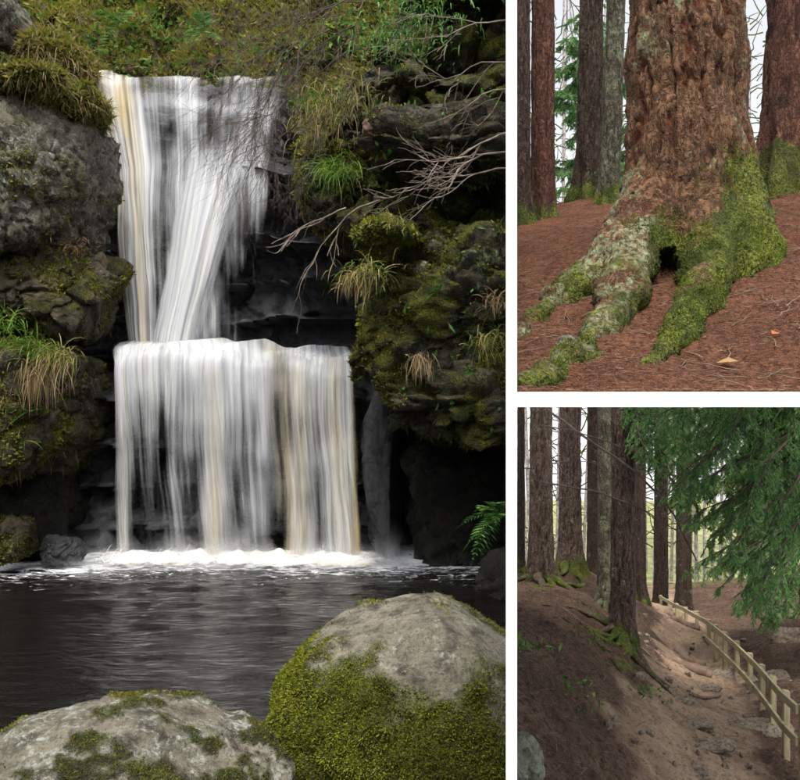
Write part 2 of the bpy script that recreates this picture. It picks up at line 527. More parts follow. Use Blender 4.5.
# ================================================================== WHITE DIVIDERS
V, Q = box((0, 8.5, 0), (.0367, 11.0, 12.0))
V[8:, 2] = .15 + .46 * V[8:, 1]
tag(mk('dividing_wall', V, Q, WHITE, smooth=False), 'tall thin white wall between the waterfall and the two woodland scenes', 'wall')
V, Q = box((2.62, 8.5, 0), (5.2, 11.0, .05))
tag(mk('dividing_shelf', V, Q, WHITE, smooth=False), 'white horizontal shelf under the big tree and above the fenced path', 'shelf')

# ================================================================== LEFT: WATERFALL GORGE
WZ = -2.07
rngL = np.random.default_rng(11)

# wet rock wall behind the water
nu, nv = 190, 200
X, Z = np.meshgrid(np.linspace(-7.6, XWALL - .01, nu), np.linspace(-2.7, 5.02, nv))
pts = np.stack([X.ravel(), np.full(X.size, 14.0), Z.ravel()], 1)
yy = 14.15 + .3 * fbm(pts * .5, 3, 3)
zz = Z.ravel() * 1.7 + .35 * fbm(pts * np.array([.5, 1, .6]), 3, 8)
step = zz - np.floor(zz)
yy += .22 * sstep(.0, .8, step) - .35 * (1 - sstep(0, .1, np.abs(step - .02)))
f1, f2, cid = worley(pts * np.array([.9, 1, 2.0]), 4)
yy += (cid - .5) * .35 + .12 * (1 - sstep(0, .08, f2 - f1)) + .1 * fbm(pts * 3, 4, 12)
yy += .9 * sstep(4.2, 4.9, Z.ravel())
yy -= 1.7 * sstep(.48, .2, Z.ravel())               # the lower step stands forward
cliffV = np.stack([X.ravel(), yy, Z.ravel()], 1)
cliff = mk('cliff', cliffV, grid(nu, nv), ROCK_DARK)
tag(cliff, 'dark wet rock face behind the falling water', 'cliff')

# bank above the fall
nu, nv = 150, 70
X, T_ = np.meshgrid(np.linspace(-9.5, XWALL - .01, nu), np.linspace(0, 1, nv))
y = 14.45 + 5.0 * T_; z = 4.2 + 6.2 * T_ ** .8 + .12 * np.sin(X * 1.1 + 2) * T_
p = np.stack([X.ravel(), y.ravel(), z.ravel()], 1)
p[:, 1] += .55 * fbm(p * .8, 3, 21) ; p[:, 2] += .45 * fbm(p * .9, 4, 22) + .12 * fbm(p * 3, 3, 23)
BANK_M = rock_mat('mossy_earth_bank', (.045, .03, .015), (.09, .06, .03), .0, .95, ((.04, .045, .006), (.14, .145, .016)), up=.3)
bankV, bankQ = p, grid(nu, nv)
tag(mk('hillside', bankV, bankQ, BANK_M), 'mossy leafy bank rising above the top of the waterfall', kind='structure')

def scatter(name, parent_pts, n_, kind, mat, label, cat, length, width, droop=1.2, lean=(0, -.5, .3), spread=.6, filt=None, seed=0, seg=3, parent=None, nrm_w=.5):
    rng = np.random.default_rng(seed)
    p, nr = sample(*parent_pts, n_, rng)
    flip = nr[:, 1] > 0
    if filt is not None:
        k = filt(p, nr); p, nr = p[k], nr[k]
    m = len(p)
    d = nr * nrm_w + np.array(lean) + spread * rng.normal(size=(m, 3))
    L = length * rng.uniform(.5, 1.3, m)
    if kind == 'blade':
        V, Q, a = blades(p, d, L, width, droop * rng.uniform(.5, 1.5, m), rng, seg)
    else:
        V, Q, a = leaves(p, d, L * rng.uniform(.6, 1.5, m), width * rng.uniform(.6, 1.4, m), rng)
        a = np.clip(.5 * a + .5 * np.repeat(.5 + 1.0 * fbm(p * 2.7, 3, seed + 1), 4), 0, 1)
    o = mk(name, V, Q, mat, parent, True, {'a': a})
    if label:
        tag(o, label, cat, kind='stuff')
    elif parent is not None:
        o['kind'] = 'stuff'
    return o

bank = (bankV, bankQ)
inview = lambda p, n: (CX + F * p[:, 0] / p[:, 1] > -30)
scatter('moss', bank, 40000, 'leaf', HEATH_M, 'rusty green moss and heath covering the bank above the fall', 'moss', .10, .045, spread=.7, filt=inview, seed=1)
gl = lambda p, n: inview(p, n) & (fbm(p * .7, 3, 77) > -.05)
scatter('ground_cover', bank, 6500, 'leaf', FERN_M, 'small bright green leaves growing over the bank above the fall', 'plants', .19, .07, lean=(.5, -.5, -.4), spread=.35, filt=gl, seed=2)
scatter('dead_grass', bank, 2600, 'blade', DRY_M, 'dead straw coloured grass strands on the bank above the fall', 'grass', .42, .012, lean=(0, -.4, .2), filt=lambda p, n: inview(p, n) & (fbm(p * .6, 3, 55) > .02), seed=3)

# left rocks
LR = {}
def L(key, *a, **k):
    LR[key] = rock(*a, **k); return LR[key]
L('top', -40, 36, -30, 62, 12.2, .8, 'dark earthy rock in the top left corner above the grass', ROCK_GREY, 31, amp=.12)
L('cap', -50, 113, 66, 132, 11.0, 1.1, 'grass covered hummock on top of the big grey rock', BANK_M, 32, amp=.24, n=2.8)
L('mound', 20, 100, 30, 92, 13.0, .8, 'low earthy mound behind the grassy hummock at the water', BANK_M, 132, amp=.13, n=2.4)
L('grey', -60, 118, 90, 270, 10.6, 1.3, 'big grey lichen spotted rock left of the upper fall', ROCK_GREY, 33, cells=1.9, n=12, amp=.085, level=6, cuts=12, cutmin=.84, fine=1.0)
L('mid', -60, 133, 238, 352, 11.0, 1.2, 'dark mossy block under the big grey lichen rock', ROCK_MOSS, 34, cells=1.8, n=9, amp=.11, level=6)
L('low', -60, 110, 337, 486, 10.5, 1.2, 'moss covered block with hanging grass left of the lower fall', ROCK_MOSS, 35, cells=1.8, n=9, amp=.11, level=6)
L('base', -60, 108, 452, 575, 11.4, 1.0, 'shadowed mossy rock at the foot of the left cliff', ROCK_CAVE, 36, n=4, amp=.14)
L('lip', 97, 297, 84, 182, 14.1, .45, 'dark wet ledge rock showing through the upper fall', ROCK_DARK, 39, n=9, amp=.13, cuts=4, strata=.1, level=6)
L('small1', -12, 40, 514, 566, 10.6, .35, 'small mossy boulder at the water edge on the far left', ROCK_MOSS, 37, amp=.08, freq=2)
L('small2', 38, 88, 534, 568, 10.9, .25, 'small wet grey stone left of the foam', ROCK_DARK, 38, amp=.06, freq=2)

# right rocks
R_ = {}
def R(key, *a, **k):
    R_[key] = rock(*a, **k); return R_[key]
R('top', 410, 640, -70, 30, 10.3, 1.6, 'dark overhanging rock in the upper right corner of the gorge', ROCK_CLIFF, 41, n=3.5, amp=.2, level=6)
R('slope', 292, 420, 72, 262, 11.5, 1.5, 'grassy mossy rock slope beside the top of the fall', ROCK_CLIFF, 42, n=2.6, amp=.18, level=6)
R('upper', 356, 640, 96, 228, 9.8, 1.5, 'grey green lichened block in the right cliff behind pale twigs', ROCK_CLIFF2, 43, cells=1.8, n=8, cuts=5, amp=.15, level=6, strata=.05)
R('reddish', 362, 394, 118, 150, 9.75, .25, 'small reddish stone jutting from the right cliff', plain('reddish_stone', (.13, .075, .06), .85), 44, amp=.05, freq=2.5, level=4)
R('yellow', 352, 432, 212, 262, 9.55, .6, 'bright yellow green moss cushion rock on the right cliff', ROCK_YEL, 45, n=3.2, amp=.14, level=5)
R('main', 348, 640, 214, 392, 9.75, 1.6, 'large mossy overhanging block right of the lower fall', ROCK_CLIFF, 46, cells=1.8, n=10, cuts=5, cutmin=.85, amp=.15, level=6, strata=.05)
R('lower', 372, 640, 345, 452, 9.9, 1.4, 'undercut mossy layer below the large right block', ROCK_CLIFF, 47, cells=1.7, n=7, cuts=6, amp=.16, level=6, strata=.08)
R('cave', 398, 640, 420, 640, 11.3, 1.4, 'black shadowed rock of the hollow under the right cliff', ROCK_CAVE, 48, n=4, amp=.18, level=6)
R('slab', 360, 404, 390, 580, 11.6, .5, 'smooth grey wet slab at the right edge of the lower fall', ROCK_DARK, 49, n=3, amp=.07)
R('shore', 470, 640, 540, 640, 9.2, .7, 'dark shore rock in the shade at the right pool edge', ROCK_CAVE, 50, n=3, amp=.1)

nu, nv = 200, 330
A_, B_ = np.meshgrid(np.linspace(0, 1, nu), np.linspace(-70, 452, nv))
left = np.interp(B_, [-70, 20, 80, 130, 205, 225, 350, 400, 452], [376, 366, 312, 292, 305, 348, 354, 372, 394])
left = left + 9 * fbm(np.stack([B_.ravel() * .022, 0 * B_.ravel(), 0 * B_.ravel()], 1), 4, 9).reshape(B_.shape)
pxg = left + (512 - left) * A_
yb = 10.45 + 1.0 * sstep(420, 300, pxg) * sstep(230, 180, B_) + .9 * sstep(70, -20, B_)
pg = np.stack([((pxg - CX) / F * 10.4).ravel(), np.full(pxg.size, 10.4), ((CY - B_) / F * 10.4).ravel()], 1)
f1, f2, cid = worley(pg * np.array([1.0, 1, 1.7]) + .3 * fbm(pg * 1.3, 2, 3)[:, None], 14)
yb = yb.ravel() + (cid - .5) * .55 + .22 * (1 - sstep(0, .1, f2 - f1)) + .25 * fbm(pg * 1.2, 4, 5) + .12 * fbm(pg * 5, 4, 6)
yb += 2.2 * np.exp(-(A_.ravel() / .05) ** 2) + 1.2 * sstep(405, 452, B_.ravel())
yb += .9 * np.exp(-((pxg.ravel() - 445) / 40) ** 2 - ((B_.ravel() - 48) / 22) ** 2)
rv = np.stack([pg[:, 0], yb, pg[:, 2]], 1); rv[:, 0] = np.minimum(rv[:, 0], XWALL - .002)
R_['wall'] = (tag(mk('cliff', rv, grid(nu, nv), ROCK_CLIFF), 'mossy rock wall rising right of the waterfall behind the bare twigs', 'cliff'), rv, grid(nu, nv))
# vegetation on the rocks
def frame_filter(boxes, dmin=.0):
    def f(p, n):
        px = CX + F * p[:, 0] / p[:, 1]; row = CY - F * p[:, 2] / p[:, 1]
        k = np.zeros(len(p), bool)
        for a, b, c, d in boxes:
            k |= (px > a) & (px < b) & (row > c) & (row < d)
        return k & (n[:, 1] < .5)
    return f
def rk(D, k): return D[k][1], D[k][2]
scatter('moss', rk(LR, 'cap'), 12000, 'leaf', HEATH_M, 'rusty moss under the grass of the left hummock', 'moss', .08, .035, filt=lambda p, n: (n[:, 1] < .3), seed=105)
scatter('grass', rk(LR, 'cap'), 7000, 'blade', GRASS_M, 'long tangled green and straw grass over the left hummock', 'grass', .22, .010, droop=1.2, spread=1.3, lean=(.1, -.4, .35), filt=lambda p, n: (n[:, 1] < .3) & (p[:, 0] > -6.6) & (fbm(p * 1.8, 3, 6) > -.18), seed=5)
scatter('dead_grass', rk(LR, 'cap'), 2600, 'blade', DRY_M, 'messy straw strands sticking out of the left hummock', 'grass', .30, .009, droop=1.0, spread=1.3, lean=(.1, -.3, .6), filt=lambda p, n: (n[:, 1] < .3) & (p[:, 0] > -6.6) & (fbm(p * 1.5, 3, 16) > -.05), seed=106)
scatter('moss', rk(LR, 'mound'), 6000, 'leaf', HEATH_M, 'brown green moss on the mound behind the left hummock', 'moss', .09, .04, filt=lambda p, n: (n[:, 1] < .3), seed=6)
scatter('dead_grass', rk(LR, 'mound'), 1600, 'blade', DRY_M, 'straw grass on the mound behind the left hummock', 'grass', .35, .011, droop=1.6, filt=lambda p, n: (n[:, 1] < .3), seed=7)
def mossy(D, k, n_, seed, size=.05, thr=.05, mat=MOSS_M, fr=1.5):
    o = D[k][0]
    return scatter('moss', rk(D, k), n_, 'leaf', mat, None, None, size, size * .5, spread=.7, lean=(0, -.2, .1), filt=lambda p, n: (n[:, 1] < .35) & (fbm(p * fr, 4, seed) > thr) & (p[:, 0] < -.04), seed=seed, parent=o, nrm_w=1)
DKMOSS_M = leaf_mat('dark_moss_shoots', [(.025, .032, .004), (.085, .09, .008), (.17, .17, .013), (.25, .22, .022)])
mossy(LR, 'mid', 20000, 61, .04, 0, mat=DKMOSS_M); mossy(LR, 'low', 26000, 62, .04, 0, mat=DKMOSS_M); mossy(LR, 'grey', 16000, 63, .035, thr=.12, mat=DKMOSS_M); mossy(LR, 'small1', 4000, 64, .03, mat=DKMOSS_M)
mossy(R_, 'main', 34000, 65, .04, -.02, mat=DKMOSS_M); mossy(R_, 'lower', 20000, 66, .04, 0, mat=DKMOSS_M); mossy(R_, 'upper', 18000, 67, .035, thr=.06, mat=DKMOSS_M); mossy(R_, 'slope', 26000, 68, .05, -.1, mat=DKMOSS_M)
mossy(R_, 'wall', 40000, 160, .045, 0, mat=DKMOSS_M); mossy(R_, 'top', 9000, 161, .04, 0, mat=DKMOSS_M)
mossy(R_, 'yellow', 7000, 69, .04, -.2)

for key, n_, sd in (('main', 900, 1), ('lower', 700, 2), ('upper', 700, 3), ('slope', 1600, 4), ('wall', 2200, 7), ('top', 900, 5), ('yellow', 60, 6)):
    lab = {'wall': 'small leaves and ferns over the mossy wall right of the fall', 'main': 'small green leaves sprouting from the large right block', 'lower': 'sparse leaves on the undercut layer of the right cliff', 'upper': 'small leaves on the lichened block behind the twigs',
           'slope': 'leafy cover on the slope beside the top of the fall', 'top': 'leaves hanging on the upper right overhang', 'yellow': 'few leaves on the yellow moss cushion'}[key]
    scatter('ground_cover', rk(R_, key), n_, 'leaf', FERN_M, lab, 'plants', .10, .035, lean=(0, -.4, -.5), spread=.4, filt=lambda p, n: (n[:, 1] < .3) & (fbm(p * 1.6, 3, 40 + sd) > .1) & (p[:, 0] < -.06), seed=sd + 20)
scatter('dead_grass', rk(R_, 'slope'), 1200, 'blade', GRASS_M, 'hanging straw and green grass over the slope right of the fall', 'grass', .34, .010, droop=2.4, lean=(0, -.4, -.1), spread=.35, filt=lambda p, n: (n[:, 1] < .3) & (fbm(p * 1.2, 3, 66) > -.05), seed=31)
scatter('dead_grass', rk(LR, 'mid'), 900, 'blade', GRASS_M, 'thin grass on the dark mossy block under the grey rock', 'grass', .18, .008, droop=2.2, lean=(0, -.4, .1), spread=.4, filt=lambda p, n: (n[:, 1] < .3) & (fbm(p * 1.4, 3, 67) > .12), seed=32)
scatter('dead_grass', rk(LR, 'low'), 1100, 'blade', GRASS_M, 'thin grass on the moss covered block beside the lower fall', 'grass', .2, .008, droop=2.2, lean=(0, -.4, .1), spread=.4, filt=lambda p, n: (n[:, 1] < .3) & (fbm(p * 1.4, 3, 68) > .08), seed=33)

def tuft(name, px, row, d, n_, L_, label, mat, lean=(0, -.4, .5), droop=1.5, w=.014, spread=.5, rad=.1, cat='grass', seed=0, seg=5):
    rng = np.random.default_rng(seed)
    c = P(px, row, d); L_ = L_ * .74; spread = spread * 1.35; droop = droop * .9
    p = rng.normal(size=(n_, 3)) * rad * np.array([1, .4, .5])
    dd = np.array(lean) + spread * rng.normal(size=(n_, 3))
    V, Q, a = blades(p, dd, L_ * rng.uniform(.25, 1.25, n_), w * .85, droop * rng.uniform(.6, 1.4, n_), rng, seg)
    V[:, 0] = np.minimum(V[:, 0], XWALL - c[0])
    t = thing(name, c, label, cat)
    mk('blades', V + c, Q, mat, t, True, {'a': a})['kind'] = 'stuff'
    return t
tuft('grass_tuft', 28, 350, 10.45, 260, .42, 'lush bright green grass tuft hanging on the left mossy block', GREEN_M, rad=.16, seed=71)
tuft('grass_tuft', 58, 356, 10.4, 170, .5, 'small half dead tuft with green tips near the fall edge', GRASS_M, rad=.12, seed=72, droop=2.5)
tuft('dead_grass_tuft', 38, 366, 10.38, 200, .62, 'brown dead grass hanging below the lush green tuft', DRY_M, lean=(0, -.3, -.4), droop=3, rad=.14, seed=73, spread=.3)
tuft('grass_tuft', 8, 322, 10.5, 130, .3, 'green tuft at the left edge under the dark mossy block', GREEN_M, rad=.12, seed=74)
tuft('grass_tuft', 14, 440, 10.4, 90, .34, 'lowest green tuft near the left edge above the shadow', GREEN_M, rad=.1, seed=75)
tuft('dead_bracken', 75, 246, 10.55, 90, .2, 'rusty brown dead bracken in the crack under the grey rock', leaf_mat('rusty_bracken', [(.06, .03, .018), (.10, .05, .03), (.13, .075, .045)]), droop=2, rad=.12, seed=76)
tuft('grass_tuft', 366, 272, 9.4, 240, .4, 'green and orange grass tuft hanging from the left edge of the right block', GRASS_M, lean=(-.2, -.4, .2), droop=2.4, rad=.12, seed=77)
tuft('grass_tuft', 357, 280, 9.38, 120, .3, 'straw orange dead blades under the tuft at the right block edge', DRY_M, lean=(-.2, -.3, -.2), droop=3, rad=.09, seed=78, spread=.3)
tuft('grass_tuft', 490, 340, 9.3, 160, .36, 'green and straw tuft on the right block beside the white wall', GRASS_M, droop=2.4, rad=.11, seed=79)
tuft('grass_tuft', 495, 300, 9.3, 90, .3, 'sparse dry tuft above the wall side tuft', DRY_M, droop=2.6, rad=.08, seed=80)
tuft('grass_tuft', 418, 358, 9.4, 90, .36, 'thin pale tuft dangling from the middle of the right block', DRY_M, lean=(0, -.3, -.3), droop=3, rad=.07, seed=81, spread=.25)
tuft('grass_tuft', 336, 170, 10.7, 280, .45, 'bright green tuft on the slope beside the dark hollow', GREEN_M, lean=(-.2, -.5, .3), droop=2.2, rad=.15, seed=82)
tuft('grass_tuft', 345, 100, 10.8, 300, .5, 'long hanging green and orange grass at the top of the right slope', GRASS_M, lean=(-.1, -.5, .2), droop=2.6, rad=.3, seed=83)
tuft('grass_tuft', 318, 118, 10.9, 130, .45, 'shaggy dry grass hanging left of the long green grass', DRY_M, lean=(-.2, -.4, .0), droop=2.8, rad=.22, seed=84)
tuft('grass_tuft', 395, 40, 10.0, 420, .20, 'dark green ivy like grass draping the upper right overhang', FERN_M, lean=(-.3, -.5, .1), droop=2.4, rad=.26, seed=85, w=.028)
tuft('grass_tuft', 420, 12, 10.0, 320, .2, 'green fringe along the top of the upper right overhang', FERN_M, lean=(-.1, -.5, .1), droop=2.4, rad=.28, seed=86, w=.028)
tuft('grass_tuft', 392, 222, 9.35, 110, .22, 'short tuft sprouting behind the yellow moss cushion', GRASS_M, rad=.1, seed=87)

def fern(px, row, d, label, seed, size=.5, n_=9, lean=(-.4, -.4, .3)):
    rng = np.random.default_rng(seed)
    c = P(px, row, d)
    root = thing('fern', c, label, 'fern')
    for k in range(n_):
        A = Acc()
        dr = unit(np.array(lean) + .6 * rng.normal(size=3))
        L_ = size * rng.uniform(.7, 1.2)
        t = np.linspace(0, 1, 14)
        spine = c + t[:, None] * dr * L_ + np.array([0, 0, -1]) * (t ** 2 * L_ * .55)[:, None]
        tg, a, b = frames(spine)
        A.add(*tube(spine, np.linspace(.004, .0015, 14), 4), .1)
        for s in (-1, 1):
            w = L_ * .30 * np.sin(np.clip(t * 1.05 + .08, 0, 1) * math.pi) + .01
            V, Q, at = leaves(spine[1:], (a * s + tg * .5)[1:], w[1:], .022 * size / .5 + .0 * w[1:], rng, b[1:])
            A.add(V, Q, at)
        A.V = [np.c_[np.minimum(v[:, 0], XWALL), v[:, 1:]] for v in A.V]
        A.make('frond', FERN_M, root)['kind'] = 'stuff'
    return root
fern(499, 515, 9.0, 'pale green fern drooping over the dark water by the white wall', 91, .42, 12)
fern(28, 412, 10.35, 'small pale fern below the lush tuft on the left block', 92, .3, 6)
fern(440, 290, 9.4, 'small fern sprig on the face of the right block', 93, .22, 6)
fern(470, 372, 9.5, 'little fern low on the undercut of the right cliff', 94, .2, 5)
fern(205, 30, 15.2, 'fern fronds hanging on the bank above the fall', 95, .6, 9)
fern(120, 22, 15.2, 'fern patch on the bank above the left chute of the fall', 96, .6, 9)

# ------------------------------------------------------------------ falling water
def water_mat(name, fine=1.0):
    M = Mat(name)
    st = M.attr('st', 'Vector'); den = M.attr('den'); cream = M.attr('cream')
    big = M.noise(1.0, 3, .6, M.mapping((4.2, .22, 1), st))
    med = M.noise(1.0, 3, .6, M.mapping((13 * fine, .16, 1), st))
    fin = M.noise(1.0, 2, .7, M.mapping((48 * fine, .3, 1), st))
    s = M.math('ADD', M.math('MULTIPLY', big, .50), M.math('ADD', M.math('MULTIPLY', med, .34), M.math('MULTIPLY', fin, .12)))
    a = M.math('ADD', s, den)
    a = M.ss(a, .50, 1.14)
    tint = M.noise(1.0, 2, .5, M.mapping((5, .12, 1), st))
    col = M.mix(M.ss(M.math('ADD', tint, cream), .62, 1.25), (.73, .74, .755), (.72, .58, .34))
    col = M.mix(M.ss(M.math('ADD', M.math('MULTIPLY', med, .7), M.math('MULTIPLY', fin, .3)), .34, .62), M.mix(1.0, col, (.56, .59, .65), 'MULTIPLY'), col)
    d = M.N.new('ShaderNodeBsdfDiffuse'); M.link(d.inputs[0], col)
    t = M.N.new('ShaderNodeBsdfTranslucent'); M.link(t.inputs[0], col)
    m1 = M.N.new('ShaderNodeMixShader'); m1.inputs[0].default_value = .35
    M.L.new(d.outputs[0], m1.inputs[1]); M.L.new(t.outputs[0], m1.inputs[2])
    tr = M.N.new('ShaderNodeBsdfTransparent')
    m2 = M.N.new('ShaderNodeMixShader'); M.link(m2.inputs[0], a)
    M.L.new(tr.outputs[0], m2.inputs[1]); M.L.new(m1.outputs[0], m2.inputs[2])
    return M.finish(m2.outputs[0])
WATER_F = water_mat('silky_falling_water')

fall = thing('waterfall', P(240, 556, 11.6), 'two tier silky white waterfall pouring into the dark pool', 'waterfall')

def lerp_rows(stages, counts, nu, curves):
    """stages: polylines of points left to right; rows between stage i and i+1, forward motion by curves[i]"""
    S = [resample([P(*q) for q in st], nu) for st in stages]
    rows = []
    for i_, (n_, cv) in enumerate(zip(counts, curves)):
        last = i_ == len(counts) - 1
        for v in np.linspace(0, 1, n_ + (1 if last else 0), endpoint=last):
            d_ = S[i_ + 1] - S[i_]
            rows.append(S[i_] + d_ * np.array([v, v ** cv, v]))
    return np.array(rows)

def smooth_rows(V, it):
    for _ in range(it):
        V[1:-1] = .5 * V[1:-1] + .25 * (V[:-2] + V[2:])
    return V

def sheet(name, stages, counts, curves, nu, seed, den, cream, amp=.05, edge=.1, smooth=0, lip=0.0):
    """one continuous sheet of water; den / cream get (pixel column, pixel row, u, v) of every vertex"""
    V = smooth_rows(lerp_rows(stages, counts, nu, curves), smooth)
    nv = len(V)
    u = np.linspace(0, 1, nu); vs = np.linspace(0, 1, nv)
    ln = np.cumsum(np.r_[0, np.linalg.norm(np.diff(V[:, nu // 2], axis=0), axis=1)])
    wid = np.linalg.norm(np.diff(V[nv // 3], axis=0), axis=1).sum()
    S = np.zeros((nv, nu, 3)); S[..., 0] = u[None] * wid + seed * 7.3; S[..., 1] = ln[:, None] + seed * 3.1; S[..., 2] = seed
    q = S.reshape(-1, 3) * np.array([4.0, .3, 1])
    off = amp * fbm(q, 3, seed) + amp * .4 * fbm(q * np.array([4, 1.2, 1]), 2, seed + 4)
    V = V.reshape(-1, 3)
    vv = np.repeat(vs, nu); uu = np.tile(u, nv)
    V[:, 1] -= off * sstep(0, .25, vv)
    V[:, 0] += (.07 * fbm(np.stack([uu * wid * 1.3, ln[np.repeat(np.arange(nv), nu)] * .45, 0 * uu + seed], 1), 3, 90) + .009 * fbm(np.stack([uu * wid * 5, ln[np.repeat(np.arange(nv), nu)] * .8, 0 * uu], 1), 2, 91)) * sstep(.1, .6, vv)
    if lip:
        V[:, 2] += lip * fbm(np.c_[V[:, 0] * 1.7, V[:, 0] * 0, V[:, 0] * 0], 3, 70) * (1 - sstep(.3, 1, vv))
    px, rw = CX + F * V[:, 0] / V[:, 1], CY - F * V[:, 2] / V[:, 1]
    e = np.minimum(uu, 1 - uu)
    D = den(px, rw, uu, vv) - .75 * (1 - sstep(0, 1, e / edge))
    return mk(name, V, grid(nu, nv), WATER_F, fall, True, {'st': S.reshape(-1, 3), 'den': D, 'cream': cream(px, rw, uu, vv)})

def g(x, c, w): return np.exp(-((x - c) / w) ** 2)
topL = [(106, 350, 12.3), (130, 343, 12.35), (160, 341, 12.4), (195, 343, 12.4), (250, 347, 12.3), (300, 353, 12.2), (332, 357, 12.1), (357, 353, 12.15)]
lipL = [(111, 364, 11.95), (130, 352, 11.9), (160, 350, 11.85), (195, 353, 11.8), (250, 359, 11.75), (300, 364, 11.75), (332, 374, 11.8), (360, 370, 11.92)]
botL = [(116, 555, 11.75), (140, 556, 11.65), (168, 557, 11.6), (205, 557, 11.5), (260, 558, 11.5), (310, 558, 11.5), (340, 558, 11.55), (369, 557, 11.6)]
backL = [(110, 343, 13.5), (140, 339, 13.6), (160, 338, 13.6), (185, 337, 13.7), (250, 341, 13.7), (300, 345, 13.6), (330, 347, 13.5), (355, 347, 13.4)]
def denL(px, rw, u, v):
    f = sstep(365, 555, rw)
    d = .27 + .20 * (1 - sstep(350, 440, rw)) - .08 * f
    d = d + (.42 * g(px, 121, 8) + .26 * g(px, 214, 15) + .22 * g(px, 300, 18) + .34 * g(px, 345, 20) + .12 * g(px, 178, 10) + .12 * g(px, 258, 10)) * (.5 + .5 * f)
    d = d - f * (.24 * g(px, 150, 20) + .16 * g(px, 190, 9) + .12 * g(px, 240, 12) + .2 * g(px, 278, 12) + .10 * g(px, 322, 5))
    d = d + .13 * fbm(np.stack([px / 13, rw / 150, 0 * px], 1), 3, 31) + .08 * fbm(np.stack([px / 30, rw / 40, 0 * px], 1), 2, 33)
    return d - .15 * sstep(.12, 0, v)
def creamL(px, rw, u, v):
    return .13 + .72 * (.40 * g(px, 216, 12) + .30 * g(px, 124, 7) + .38 * g(px, 286, 9) + .45 * g(px, 303, 8) + .8 * g(px, 360, 9) + .3 * g(px, 335, 9)) * sstep(345, 375, rw)
sheet('lower_curtain', [backL, topL, lipL, botL], [12, 10, 80], [1, 1, .5], 300, 1, denL, creamL, amp=.08, edge=.07, smooth=7, lip=.12)
fw = lambda st, k: [(a, b, c - k) for a, b, c in st]
sheet('lower_curtain', [fw(topL, -.02), fw(lipL, .05), fw(botL, .14)], [8, 70], [1, .45], 240, 2, lambda px, rw, u, v: denL(px, rw, u, v) - .20, creamL, amp=.09, edge=.05, smooth=3, lip=.10)
# upper fall: one broad veil, the chute and slanting stream are thick places and a second sheet over it
topU = [(88, 78, 14.05), (120, 80, 14.0), (160, 80, 14.0), (200, 79, 14.0), (245, 80, 14.0), (296, 83, 14.05)]
backU = [(92, 73, 15.4), (120, 74, 15.4), (160, 74, 15.4), (200, 74, 15.4), (245, 74, 15.4), (294, 76, 15.4)]
midU = [(108, 168, 13.75), (132, 168, 13.7), (165, 168, 13.7), (200, 166, 13.68), (236, 166, 13.7), (276, 168, 13.75)]
botU = [(126, 345, 13.3), (142, 345, 13.25), (165, 345, 13.25), (200, 346, 13.3), (232, 346, 13.3), (268, 347, 13.35)]
def chute(rw): return np.interp(rw, [75, 110, 150, 220, 345], [112, 122, 133, 137, 142])
def denU(px, rw, u, v):
    w = np.interp(rw, [75, 110, 200, 345], [24, 19, 15, 11])
    d = .26 + .30 * g(px, chute(rw), w)
    d = d + .16 * sstep(130, 168, rw) * (1 - sstep(175, 240, rw)) * sstep(160, 185, px)
    d = d + .12 * g(px, 188, 12) * (1 - sstep(120, 170, rw)) + .12 * g(px, 246, 14) * (1 - sstep(150, 200, rw))
    d = d - .16 * g(px, 162, 9) * sstep(165, 190, rw) - .10 * g(rw, 128, 26) * (g(px, 170, 9) + g(px, 212, 10) + g(px, 232, 7))
    d = d - .30 * sstep(175, 290, rw) * sstep(200, 255, px)
    d = d + .17 * fbm(np.stack([px / 20, rw / 55, 0 * px], 1), 3, 35) + .16 * g(rw, 104 + .12 * (px - 190), 5) * sstep(160, 180, px) * (1 - sstep(170, 200, rw))
    return d - .14 * g(rw, 86, 8) * (1 - g(px, 112, 20)) - .12 * sstep(78, 74, rw)
def creamU(px, rw, u, v):
    return -.10 + .50 * g(px, chute(rw) + 1, 26) + .25 * g(px, 118, 14) * g(rw, 110, 26)
sheet('upper_curtain', [backU, topU, midU, botU], [8, 30, 60], [1, .8, .8], 260, 5, denU, creamU, amp=.06, edge=.06, smooth=3, lip=.13)
sheet('slanting_stream', [[(178, 128, 13.72), (220, 122, 13.66), (276, 128, 13.72)], [(163, 250, 13.42), (194, 250, 13.36), (240, 250, 13.42)], [(144, 346, 13.2), (172, 346, 13.14), (212, 346, 13.2)]], [36, 36], [1, 1], 160, 7,
      lambda px, rw, u, v: .06 + .66 * np.exp(-((u - .42 - .05 * np.sin(v * 5)) / .42) ** 2) * sstep(-.02, .34, v) + .14 * fbm(np.stack([u * 6, v * 1.5, 0 * u], 1), 3, 37), lambda px, rw, u, v: .16 + 0 * u, amp=.05, edge=.2, smooth=4)

# foam
M = Mat('churned_foam')
nz_ = M.noise(7, 6, .65); fz = M.attr('a')
al = M.ss(M.math('ADD', nz_, fz), .60, 1.1)
p_ = M.principled(M.mix(M.ss(M.noise(3, 3), .4, .7), (.62, .64, .66), (.60, .55, .45)), .7, M.bump(M.noise(14, 4, .6), .35, .03), .2)
tr = M.N.new('ShaderNodeBsdfTransparent'); mx = M.N.new('ShaderNodeMixShader')
M.link(mx.inputs[0], al); M.L.new(tr.outputs[0], mx.inputs[1]); M.L.new(p_, mx.inputs[2])
FOAM_M = M.finish(mx.outputs[0])
nu, nv = 420, 46
U, W = np.meshgrid(np.linspace(0, 1, nu), np.linspace(0, 1, nv))
fl = P(28, 557, 11.6)[0]; fr = P(446, 560, 11.4)[0]
x = fl + (fr - fl) * U; y = 12.0 - 1.7 * W
q = np.stack([x.ravel() * 3.2, y.ravel() * 2.6, np.zeros(x.size)], 1)
px_ = CX + F * x.ravel() / y.ravel()
